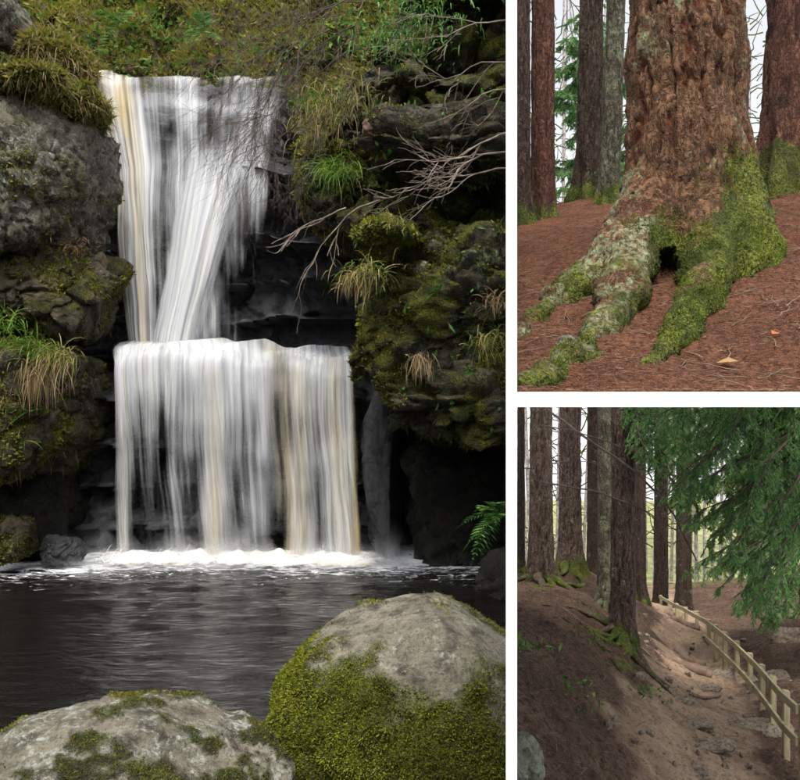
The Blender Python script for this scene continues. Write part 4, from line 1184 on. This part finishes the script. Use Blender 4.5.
# ================================================================== LOWER RIGHT: FENCED PATH
ctl = [(517, 780, 9.0), (517, 700, 10.8), (517, 640, 13.5), (517, 600, 18), (517, 582, 22), (530, 578, 27), (530, 590, 36),
       (560, 780, 9.6), (560, 700, 11.8), (560, 640, 14.8), (560, 600, 18.8), (566, 566, 26), (566, 580, 36),
       (600, 780, 10.6), (600, 700, 13), (600, 640, 16.6), (600, 604, 20.5), (600, 578, 27), (600, 588, 38), (623, 640, 17.6),
       (640, 780, 11.6), (640, 725, 13.4), (645, 690, 16), (650, 655, 20.5), (648, 615, 31), (650, 588, 50),
       (690, 780, 12.5), (690, 740, 14.4), (700, 700, 18.2), (690, 660, 25.5), (680, 640, 32), (661, 619, 43), (640, 590, 60), (700, 582, 62),
       (740, 780, 13.6), (740, 720, 17.6), (725, 676, 23.6), (790, 780, 14.2), (786, 761, 15.2), (790, 722, 17.2), (790, 684, 20.5), (790, 645, 25),
       (790, 618, 30), (760, 652, 25), (740, 632, 30), (720, 612, 38), (790, 590, 42), (860, 765, 15.5), (860, 640, 25.5), (860, 585, 44), (470, 700, 10.5), (450, 600, 19), (820, 575, 62)]
zlo = TPS([P(*c) for c in ctl], .08)
pathline = np.array([P(*c)[:2] for c in [(690, 800, 12.0), (690, 760, 13.4), (700, 715, 16.8), (705, 690, 20), (700, 668, 24), (690, 652, 28.5), (676, 636, 35), (664, 622, 42), (655, 600, 52)]])
pathline = resample(np.c_[pathline, np.zeros(len(pathline))], 80)[:, :2]
nu, nv = 260, 420
S, Tt = np.meshgrid(np.linspace(0, 1, nu), np.linspace(0, 1, nv))
Y = 6.0 + 58 * Tt ** 1.7
X = -.10 * Y + S * (.56 * Y)
q = np.stack([X.ravel(), Y.ravel(), 0 * X.ravel()], 1)
pd = np.sqrt(((q[:, None, :2] - pathline[None]) ** 2).sum(-1)).min(1)
pm = sstep(1.5, .5, pd + .5 * fbm(q * .8, 3, 5))
Z = zlo(X, Y).ravel() + (.10 * fbm(q * .7, 4, 31) + .09 * fbm(q * 2.6, 5, 32, .62)) * (1 - .3 * pm)
Z = np.where(X.ravel() < .25, np.minimum(Z, -2.6), Z)
loV = np.stack([X.ravel(), Y.ravel(), Z], 1); loQ = grid(nu, nv)
M = Mat('woodland_soil')
a1 = M.noise(.8, 7, .65); a2 = M.noise(11, 7, .75); a3 = M.noise(42, 4, .7)
col = M.mix(M.ss(a1, .35, .65), (.060, .036, .025), (.115, .071, .050))
col = M.mix(M.ss(a2, .44, .62), col, (.028, .017, .011))
pc = M.mix(M.ss(M.noise(1.4, 6, .65), .35, .66), (.19, .13, .088), (.31, .22, .15))
pc = M.mix(M.ss(a2, .48, .66), pc, (.10, .062, .042))
col = M.mix(M.ss(M.math('ADD', M.attr('a'), M.math('MULTIPLY', M.math('SUBTRACT', a1, .5), .8)), .2, .75), col, pc)
col = M.mix(M.math('MULTIPLY', M.ss(a3, .56, .7), .6), col, (.22, .15, .11))
mo = M.math('MULTIPLY', M.ss(M.math('ADD', M.noise(1.0, 6, .65), M.attr('m')), .66, .76), M.ss(M.noise(9, 5, .7), .38, .58))
col = M.mix(mo, col, M.mix(M.noise(4, 4), (.05, .07, .012), (.13, .16, .03)))
SOIL_LO = M.finish(M.principled(col, .95, M.bump(M.math('ADD', a2, M.math('MULTIPLY', a3, .5)), .9, .06), .15))
pxl = CX + F * loV[:, 0] / loV[:, 1]; rwl = CY - F * loV[:, 2] / loV[:, 1]
mm_ = -.02 + .14 * np.exp(-((pxl - 630) / 26) ** 2 - ((rwl - 665) / 22) ** 2) + .10 * np.exp(-((pxl - 570) / 22) ** 2 - ((rwl - 727) / 8) ** 2) + .1 * sstep(575, 540, pxl) * sstep(612, 596, rwl) + .25 * sstep(40, 55, loV[:, 1])
tag(mk('ground', loV, loQ, SOIL_LO, None, True, {'a': pm, 'm': mm_}), 'brown woodland slope with a worn sandy path', kind='structure')
def gl_(x, y):
    q = np.array([[x, y, 0.]])
    return float(zlo(x, y)) + float(.10 * fbm(q * .7, 4, 31)[0] * .7)

def conifer_boughs(anchors, seed, mat, twig_mat, parent, leaf_len=.085, leaf_w=.020, dens=1.0, twig_len=.5, droop=.8, split=False):
    """boughs: (start, direction, length); side twigs hang from them and carry flat needle sprays"""
    rng = np.random.default_rng(seed)
    A = Acc(); pp, dd = [], []
    def needles(name, pp, dd, par):
        pp, dd = np.concatenate(pp), np.concatenate(dd)
        V, Q, a = leaves(pp, dd, leaf_len * rng.uniform(.6, 1.5, len(pp)), leaf_w, rng)
        mk(name, V, Q, mat, par, False, {'a': a})['kind'] = 'stuff'
    for (p0, d0, Lb) in anchors:
        if split:
            A = Acc(); pp, dd = [], []
        d = unit(np.array(d0, float)); pts = [np.array(p0, float)]
        k = 14
        for i_ in range(k):
            d = unit(d + .07 * rng.normal(size=3) + np.array([0, 0, -.028 * droop]))
            pts.append(pts[-1] + d * Lb / k)
        pts = np.array(pts)
        V, Q = tube(pts, np.linspace(.012 + .008 * Lb, .006, k + 1), 6); A.add(V, Q)
        nt = int(Lb * 15 * dens)
        for t in np.sort(rng.uniform(.12, 1, nt)):
            j = min(k - 1, int(t * k)); b = pts[j] + (pts[j + 1] - pts[j]) * (t * k - j)
            tg = unit(pts[j + 1] - pts[j])
            s = unit(np.cross(tg, [0, 0, 1])) * rng.choice([-1, 1])
            td = unit(s * rng.uniform(.5, 1.0) + tg * rng.uniform(.3, .9) + np.array([0, 0, rng.uniform(-.7, .15)]))
            Lt = twig_len * rng.uniform(.5, 1.25) * (1 - .45 * t)
            m = 8
            tp = [b]; q_ = td.copy()
            for i_ in range(m):
                q_ = unit(q_ + np.array([0, 0, -.16 * droop]) + .08 * rng.normal(size=3))
                tp.append(tp[-1] + q_ * Lt / m)
            tp = np.array(tp)
            V, Q = tube(tp[::2], np.linspace(.006, .003, len(tp[::2])), 4); A.add(V, Q)
            # needle sprays along both sides of the twig
            tt = np.repeat(np.arange(1, m + 1), 6)
            base = tp[tt] - (tp[tt] - tp[tt - 1]) * rng.random((len(tt), 1))
            tgs = unit(tp[tt] - tp[tt - 1])
            sd = unit(np.cross(tgs, [0, 0, 1.0]) + 1e-6) * rng.choice([-1, 1], (len(tt), 1))
            nd = sd * rng.uniform(.4, 1, (len(tt), 1)) + tgs * .8 + np.array([0, 0, -.25]) + .25 * rng.normal(size=(len(tt), 3))
            pp.append(base); dd.append(nd)
        if split:
            bo = A.make('bough', twig_mat, parent)
            needles('needles', pp, dd, bo)
    if not split:
        needles('crown', pp, dd, parent)
        A.make('branches', twig_mat, parent)['kind'] = 'stuff'

NEEDLE_M = leaf_mat('conifer_needles', [(.035, .095, .032), (.075, .175, .055), (.13, .26, .08), (.20, .32, .10)], .55)
NEEDLE_Y = leaf_mat('light_conifer_needles', [(.04, .085, .02), (.08, .15, .035), (.13, .21, .05), (.19, .26, .07)], .45)
BRANCH_M = plain('dark_branch_bark', (.045, .032, .026), .9)

def lo_tree(px, row, d, r, ztop, mat, label, seed, roots=0, crown_from=None, crown_len=2.0, nb=16, group=None, nmat=None, **kw):
    b = P(px, row, d); b[2] = gl_(b[0], b[1])
    t = thing('conifer_tree', b, label, 'tree', group)
    h = ztop - b[2]
    trunk('trunk', b, r, h, mat, t, seed, **kw)
    rng = np.random.default_rng(seed + 900)
    for k in range(roots):
        ang = rng.uniform(0, 2 * math.pi) if k % 3 else rng.uniform(-2.6, -.5)
        Ln = rng.uniform(.9, 2.2) * (r / .28) ** .5
        s = np.linspace(0, 1, 16)
        ang_ = ang + (.5 * np.sin(s * 3 + k) + .35 * np.sin(s * 8 + 2 * k)) * s
        rr = r * .8 + s * Ln
        pts = np.stack([b[0] + np.cos(ang_) * rr, b[1] + np.sin(ang_) * rr, s * 0], 1)
        pts[:, 2] = zlo(pts[:, 0], pts[:, 1]) + .10 * fbm(np.c_[pts[:, :2], 0 * s] * .7, 4, 31) + .015 + .20 * (1 - s) ** 4 - .05 * s + .03 * np.sin(s * 7 + k)
        V, Q = tube(pts, (.085 * (1 - s) ** 1.3 + .02) * (r / .28) * (1 + .25 * np.sin(s * 9 + k)), 9, .75)
        V += .015 * unit(V - V.mean(0)) * fbm(V * 8, 2, seed)[:, None]
        mk('root', V, Q, mat, t, True, {'h': np.repeat(rng.uniform(-.1, .35) + .6 * s * rng.random(), 9)})
    if crown_from is not None:
        an = []
        for k in range(nb):
            f = rng.random() ** .8
            z = crown_from + (ztop - crown_from) * f
            a = rng.uniform(0, 2 * math.pi)
            an.append(((b[0], b[1], z), (math.cos(a), math.sin(a), -.05 + .3 * f), crown_len * (1.05 - f) + .35))
        conifer_boughs(an, seed + 50, nmat or NEEDLE_M, BRANCH_M, t, leaf_len=.13, leaf_w=.035, dens=.8, twig_len=.55)
    return t, b
LT = {}
LT[1] = lo_tree(623, 640, 17.6, .245, 3.3, BARK_LOW, 'nearest brown trunk with clawing roots beside the sandy path', 11, roots=12, taper=.12, flare=.55)
LT[2] = lo_tree(541, 580, 21.5, .29, 4.0, BARK_LOW, 'rough trunk with mossy foot second from the white wall, behind the bank', 12, roots=7, crown_from=1.2, crown_len=1.4, nb=10, taper=.15)
LT[3] = lo_tree(570, 566, 25.5, .33, 4.7, BARK_LOW, 'thick trunk standing highest on the bank, third from the white wall', 13, roots=4, crown_from=1.6, crown_len=1.4, nb=10, taper=.15, flare=.7)
LT[4] = lo_tree(593, 570, 28, .20, 12.5, BARK_DK, 'slim dark trunk between the highest trunk and the leaning grey one', 14, crown_from=2.6, crown_len=3.0, nb=90, taper=.5, nmat=NEEDLE_M)
LT[5] = lo_tree(605, 590, 23, .20, 4.2, BARK_GY, 'greyish trunk just left of the nearest trunk', 15, crown_from=1.2, crown_len=1.2, nb=8, roots=3, taper=.15, flare=1.4)
LT[6] = lo_tree(661, 598, 44, .36, 9.0, BARK_DK, 'distant dark trunk above the far end of the path', 16, crown_from=3, crown_len=2, nb=14, taper=.2)
LT[7] = lo_tree(684, 596, 41, .36, 8.4, BARK_DK, 'distant trunk half hidden in drooping green boughs', 17, crown_from=3, crown_len=2, nb=14, taper=.2)
LT[8] = lo_tree(521, 584, 24, .11, 4.4, BARK_DK, 'thin dark trunk at the white wall on the bank', 18, taper=.2)

LT[9] = lo_tree(640, 600, 36, .25, 15, BARK_DK, 'dark trunk behind the nearest trunk, its green crown rising behind the leaning grey trunk', 19, crown_from=4, crown_len=3, nb=60, taper=.5)
# trees of the drooping boughs at the right
def bough_tree(px, d, r, ztop, label, seed, targets, mat, **kw):
    x = (px - CX) / F * d
    b = np.array([x, d, gl_(x, d)])
    t = thing('conifer_tree', b, label, 'tree')
    trunk('trunk', b, r, ztop - b[2], BARK_DK, t, seed, taper=.5)
    rng = np.random.default_rng(seed)
    an = []
    for (z0, tx, trow, td, rep) in targets:
        for k in range(rep):
            s = np.array([x, d, z0 + rng.normal() * .35])
            e = P(tx + rng.normal() * 12, trow + rng.normal() * 10, td + rng.normal() * .5)
            v = e - s; Ln = np.linalg.norm(v)
            an.append((s, unit(v + np.array([0, 0, .16 * Ln])), Ln))
    conifer_boughs(an, seed + 3, mat, BRANCH_M, t, split=True, **kw)
    return t, b
bough_tree(850, 17.0, .3, 3.2, 'conifer whose long green boughs droop across the upper right above the fence', 21,
           [(1.3, 640, 420, 14.6, 4), (1.5, 690, 415, 14.8, 4), (1.2, 650, 430, 15.5, 3), (.8, 665, 470, 15.5, 4), (.2, 690, 520, 15.5, 4), (-.4, 720, 560, 15.2, 4), (-.8, 745, 600, 15.2, 3), (-1.0, 775, 560, 15, 2), (.9, 700, 450, 16.5, 4), (.6, 740, 480, 16.5, 4), (0, 770, 510, 16.5, 4), (1.4, 730, 420, 16, 4), (1.6, 780, 425, 16, 3)],
           NEEDLE_M, leaf_len=.085, leaf_w=.015, dens=.78, twig_len=.6)
bough_tree(835, 26.0, .26, 4.6, 'lighter green conifer behind the drooping boughs over the path bend', 22,
           [(1.5, 690, 440, 23.5, 4), (.6, 680, 490, 23.5, 4), (-.6, 695, 540, 23.5, 4), (-1.6, 720, 585, 23.5, 3), (1.5, 800, 440, 24, 4), (.5, 800, 490, 24, 4), (-.6, 795, 540, 24, 4), (1, 745, 450, 23, 3), (0, 750, 500, 23, 3), (-1.2, 750, 560, 23, 3)],
           NEEDLE_Y, leaf_len=.13, leaf_w=.03, dens=.95, twig_len=.75)
bough_tree(850, 23.0, .2, 3.8, 'low dark conifer hanging over the right bank beyond the fence', 23,
           [(-2.2, 745, 610, 21.5, 5), (-2.4, 765, 620, 21, 4), (-2.0, 730, 590, 21.5, 4), (-1.6, 780, 590, 21.5, 4)],
           NEEDLE_M, leaf_len=.10, leaf_w=.018, dens=.85, twig_len=.6)
b1 = LT[1][1]; an = []; rg = np.random.default_rng(61)
for (z0, tx, trow, td) in [(.3, 700, 445, 16.0), (.5, 690, 425, 16.5), (0, 685, 470, 16.0), (.4, 720, 450, 17.5), (-.3, 690, 500, 16.3), (.1, 670, 455, 15.6), (-.5, 675, 515, 16.4), (.6, 660, 430, 15.4), (-.2, 710, 480, 17.0), (.2, 650, 450, 15.2)]:
    s0 = np.array([b1[0], b1[1], z0]); v = P(tx, trow, td) - s0; Ln = np.linalg.norm(v)
    an.append((s0, unit(v + np.array([0, 0, .12 * Ln])), Ln))
conifer_boughs(an, 62, NEEDLE_M, BRANCH_M, LT[1][0], leaf_len=.09, leaf_w=.018, dens=.75, twig_len=.5, split=True)
# long dead branches of the trunk near the wall
for pts, r in (([(541, 405, 21.2), (585, 437, 18), (640, 478, 16.2), (672, 512, 15.6), (700, 560, 15.2)], .03), ([(541, 482, 21.2), (580, 488, 18), (630, 505, 16.5), (680, 530, 15.8)], .022),
               ([(541, 455, 21.2), (560, 462, 19.5), (600, 463, 18.0)], .016), ([(541, 440, 21.2), (560, 470, 20), (575, 480, 19)], .014), ([(541, 425, 21.2), (560, 428, 19), (600, 440, 17.5), (640, 455, 16.8)], .018)):
    pts = resample([P(*q) for q in pts], 24); pts += .025 * np.cumsum(np.random.default_rng(3).normal(size=(24, 3)), 0) * .4
    V, Q = tube(pts, np.linspace(r, r * .4, 24), 6); mk('dead_branch', V, Q, BRANCH_M, LT[2][0])

# far trees behind both woodland scenes, mist painted in as pale bark
rng = np.random.default_rng(8)
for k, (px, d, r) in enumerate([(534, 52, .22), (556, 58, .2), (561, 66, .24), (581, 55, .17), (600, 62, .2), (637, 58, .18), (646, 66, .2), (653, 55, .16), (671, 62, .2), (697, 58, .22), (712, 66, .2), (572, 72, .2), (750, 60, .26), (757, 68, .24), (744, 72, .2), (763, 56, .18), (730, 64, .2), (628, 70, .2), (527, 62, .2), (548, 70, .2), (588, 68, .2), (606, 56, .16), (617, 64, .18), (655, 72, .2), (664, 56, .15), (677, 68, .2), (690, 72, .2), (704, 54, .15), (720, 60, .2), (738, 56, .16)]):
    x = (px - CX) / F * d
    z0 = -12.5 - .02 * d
    t = thing('bare_tree', (x, d, z0), 'thin bare tree far off, mist painted into its pale bark', 'tree', 'far trees with mist painted into the bark')
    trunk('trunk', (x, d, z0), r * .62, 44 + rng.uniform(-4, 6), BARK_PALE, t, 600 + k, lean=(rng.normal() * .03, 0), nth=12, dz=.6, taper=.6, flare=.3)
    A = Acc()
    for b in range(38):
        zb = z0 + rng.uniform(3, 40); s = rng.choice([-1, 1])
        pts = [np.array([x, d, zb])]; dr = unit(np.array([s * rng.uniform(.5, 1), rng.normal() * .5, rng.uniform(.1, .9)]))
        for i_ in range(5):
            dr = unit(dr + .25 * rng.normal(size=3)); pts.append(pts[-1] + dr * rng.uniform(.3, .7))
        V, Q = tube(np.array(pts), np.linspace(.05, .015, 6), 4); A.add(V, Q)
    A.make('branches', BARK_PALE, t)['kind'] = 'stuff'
# far hill floor that carries them
X, Y = np.meshgrid(np.linspace(-20, 60, 40), np.linspace(50, 130, 30))
Z = -12.2 - .03 * (Y - 50) + .4 * fbm(np.stack([X.ravel() * .1, Y.ravel() * .1, 0 * X.ravel()], 1), 3, 4).reshape(X.shape)
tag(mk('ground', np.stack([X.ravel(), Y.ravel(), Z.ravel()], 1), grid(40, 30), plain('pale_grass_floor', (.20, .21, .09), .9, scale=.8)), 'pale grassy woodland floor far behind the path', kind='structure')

# ------------------------------------------------------------------ fence
M = Mat('weathered_fence_wood')
g = M.noise(1.0, 5, .7, M.mapping((30, 30, 4)))
col = M.mix(M.ss(g, .3, .7), (.21, .175, .10), (.36, .30, .18))
col = M.mix(M.ss(M.noise(2.5, 5, .7), .5, .7), col, (.11, .115, .055))
FENCE_M = M.finish(M.principled(col, .8, M.bump(g, .4, .006), .25))
posts = [(803, 782, 13.9), (786, 761, 15.2), (773, 740, 16.8), (762, 723, 18.3), (750, 706, 20.2), (737, 690, 21.9), (725, 677, 23.6), (716, 667, 25.3), (709, 659, 27.0), (697, 650, 29.2), (686, 641, 31.5), (677, 634, 35), (669, 627, 38.5), (661, 620, 43)]
PB = []
for a, b, d in posts:
    q = P(a, b, d); PB.append(q)
fence = thing('fence', PB[0], 'weathered wooden post and rail fence curving down beside the path', 'fence')
for k, q in enumerate(PB):
    V, Q = box((0, 0, 0), (.11, .11, 2.4), bevel=.012)
    V = V.copy(); V[8:, 2] -= .015 * (V[8:, 0] > 0)
    mk('post', V + q + [0, 0, 0], Q, FENCE_M, fence, False)
for k in range(len(PB) - 1):
    for hz, th in ((1.12, .13), (.62, .12)):
        a, b = PB[k].copy(), PB[k + 1].copy()
        a[2] += hz; b[2] += hz
        dv = unit(b - a); sd = unit(np.cross(dv, [0, 0, 1])); upv = np.cross(sd, dv)
        off = -sd * .082 if np.dot(sd, [-1, 0, 0]) < 0 else sd * .082
        a = a + off - dv * .04 + dv * .045; b = b + off + dv * .04
        c8 = []
        for e in (a, b):
            for s1, s2 in ((-1, -1), (1, -1), (1, 1), (-1, 1)):
                c8.append(e + sd * s1 * .025 + upv * s2 * th / 2)
        Q = np.array([[0, 1, 2, 3], [7, 6, 5, 4], [0, 4, 5, 1], [1, 5, 6, 2], [2, 6, 7, 3], [3, 7, 4, 0]])
        mk('rail', np.array(c8), Q, FENCE_M, fence, False)

# stones, steps and logs on the path
STONE_M = rock_mat('path_stone', (.22, .17, .125), (.33, .27, .20), .3, .05, scale=2.5)
def on_lo(px, d, dz=0):
    x = (px - CX) / F * d
    return np.array([x, d, gl_(x, d) + dz])
stones = [(692, 15.6, .30, .2, .07, 'broad flat pale stone in the middle of the path'), (711, 14.6, .34, .2, .10, 'large flat stone near the lower end of the path'), (696, 13.2, .12, .1, .06, 'small round stone at the bottom of the path'),
          (700, 12.9, .14, .1, .05, 'small stone just below the round one on the path'), (684, 16.6, .16, .12, .06, 'small stone on the left side of the path'), (757, 16.8, .55, .35, .10, 'wide pale slab beside the fence foot'),
          (733, 22.0, .45, .3, .16, 'stone by the fence at the path bend'), (790, 25.5, .5, .3, .3, 'pale rock on the right bank beyond the fence'), (775, 22.0, .35, .25, .16, 'grey rock between the fence and the right bank'), (708, 19.5, .25, .15, .08, 'half buried stone under the bend of the path'),
          (640, 16.3, .14, .1, .1, 'stone at the foot of the nearest trunk roots'), (780, 30, .5, .3, .35, 'rock at the far right bank under the boughs')]
for k, (px, d, rx, ry, rz, lab) in enumerate(stones):
    rx, ry = rx * 1.25, ry * 1.25
    V, T = rock_geo((0, 0, 0), (rx, ry, rz), 700 + k, amp=.2 * rz + .01, freq=2.5, level=4, cuts=6, n=2.6)
    o = mk('stone', V, T, STONE_M); o.location = on_lo(px, d, rz * .3); tag(o, lab, 'stone')
LOG_M = plain('worn_step_log', (.13, .09, .065), .9, scale=5)
for k, (px0, px1, d, lab) in enumerate([(672, 712, 21.5, 'bottom log step where the sandy path steepens'), (673, 706, 25.0, 'log step just above the bottom one'), (670, 700, 28.0, 'middle log step of the path'), (668, 690, 31.0, 'log step just below the farthest one'), (664, 682, 35.0, 'farthest log step before the path end')]):
    a, b = on_lo(px0, d + .3, .0), on_lo(px1, d, .0)
    pts = resample([a, (a + b) / 2, b], 10); pts[:, 2] = zlo(pts[:, 0], pts[:, 1]) + .05
    V, Q = tube(pts, .075 + .01 * np.sin(np.arange(10) * 2.0) + .035, 10, cap=True)
    o = mk('log_step', V - a, Q, LOG_M); o.location = a; tag(o, lab, 'step')
a, b = P(693, 701, 18.0), P(722, 689, 19.2)
pts = resample([a, (a + b) / 2 + [0, 0, .05], b], 12); pts[:, 2] = zlo(pts[:, 0], pts[:, 1]) + .04
V, Q = tube(pts, np.linspace(.05, .02, 12), 8, cap=True); o = mk('exposed_root', V - pts[0], Q, LOG_M); o.location = pts[0]; tag(o, 'bare root lying across the path below the fence bend', 'root')
rg = np.random.default_rng(123); A = Acc()
Vs, Ts = ico(1)
for k in range(240):
    j = rg.integers(2, 60); c = pathline[j] + rg.normal(size=2) * .75
    if rg.random() < .35: c = np.array([rg.uniform(3.2, 8.5), rg.uniform(17, 30)])
    r = .03 + .07 * rg.random() ** 3
    A.add(Vs * r * rg.uniform(.6, 1.3, 3) * (1 + .25 * rg.normal(size=(len(Vs), 1)) * .6) + np.array([c[0], c[1], zlo(c[0], c[1]) + r * .15]), Ts)
tag(A.make('gravel', STONE_M, None, False), 'small stones strewn along the sandy path and right bank', 'stones', kind='stuff')
# green stained boulder at the lower left corner
V, T = rock_geo((0, 0, 0), (.22, .2, .36), 801, amp=.05, freq=1.6, level=5, cuts=5)
c = P(519, 768, 9.0); V[:, 0] = np.maximum(V[:, 0], .03 - c[0])
o = mk('boulder', V, T, rock_mat('green_stained_boulder', (.16, .17, .12), (.26, .27, .2), .5, .45, ((.07, .10, .02), (.14, .18, .04)))); o.location = c; tag(o, 'green stained boulder at the white wall below the dark slope', 'boulder')
# litter and small plants
rng = np.random.default_rng(99)
p, nr = sample(loV, loQ, 170000, rng)
px_ = CX + F * p[:, 0] / p[:, 1]
k = (p[:, 1] < 24) & (px_ > 515) & (px_ < 830) & (rng.random(len(p)) < np.clip((11 / p[:, 1]) ** 2, 0, 1)); p = p[k]
V, Q, a_ = blades(p + [0, 0, .01], rng.normal(size=(len(p), 3)) * np.array([1, 1, .2]), .12 * rng.uniform(.4, 1.5, len(p)), .012, .1, rng, 1)
tag(mk('forest_litter', V, Q, leaf_mat('woodland_litter', [(.03, .02, .015), (.07, .045, .034), (.13, .09, .07), (.20, .14, .11)], .1), None, True, {'a': a_}), 'brown twiggy litter strewn over the lower slope', 'litter', kind='stuff')
for k, (px, d, n_, L_, lab) in enumerate([(637, 15.2, 60, .3, 'small green plant below the roots of the nearest trunk'), (566, 12.6, 70, .2, 'low green weeds across the dark slope'), (585, 12.4, 50, .2, 'green weeds right of the low weeds on the dark slope'), (521, 13.0, 50, .3, 'green sprig at the white wall on the dark slope'), (588, 16.0, 40, .22, 'small green sprig left of the nearest trunk')]):
    c = on_lo(px, d); rg = np.random.default_rng(k + 40)
    pp_ = rg.normal(size=(n_, 3)) * np.array([.28, .2, .02]); pp_[:, 2] = np.abs(pp_[:, 2])
    V, Q, a = leaves(pp_, rg.normal(size=(n_, 3)) * .6 + [0, -.2, .7], L_ * .5 * rg.uniform(.5, 1.3, n_), L_ * .16, rg)
    V[:, 0] = np.maximum(V[:, 0], .03 - c[0])
    t = thing('plant', c, lab, 'plant'); mk('leaves', V + c, Q, FERN_M, t, True, {'a': a})['kind'] = 'stuff'

# ================================================================== unseen gorge banks, added so light comes mainly from above
X, Tt = np.meshgrid(np.linspace(-16, 16, 60), np.linspace(0, 1, 40))
Y = -5 - 9 * Tt; Z = -6 + 9.5 * Tt ** .9
q = np.stack([X.ravel(), Y.ravel(), Z.ravel()], 1); q[:, 1] += 1.2 * fbm(q * .3, 4, 3); q[:, 2] += .6 * fbm(q * .4, 3, 9)
tag(mk('hillside', q, grid(60, 40)[:, ::-1], BANK_M), 'unseen bank added behind the viewer to block low sky light', kind='structure')
Y, Tt = np.meshgrid(np.linspace(-6, 18, 60), np.linspace(0, 1, 40))
X = -7.6 - 4.5 * Tt; Z = -3 + 12 * Tt ** .8
q = np.stack([X.ravel(), Y.ravel(), Z.ravel()], 1); q[:, 0] += .7 * fbm(q * .4, 4, 13)
tag(mk('hillside', q, grid(60, 40), BANK_M), 'unseen mossy gorge side added left of the waterfall', kind='structure')
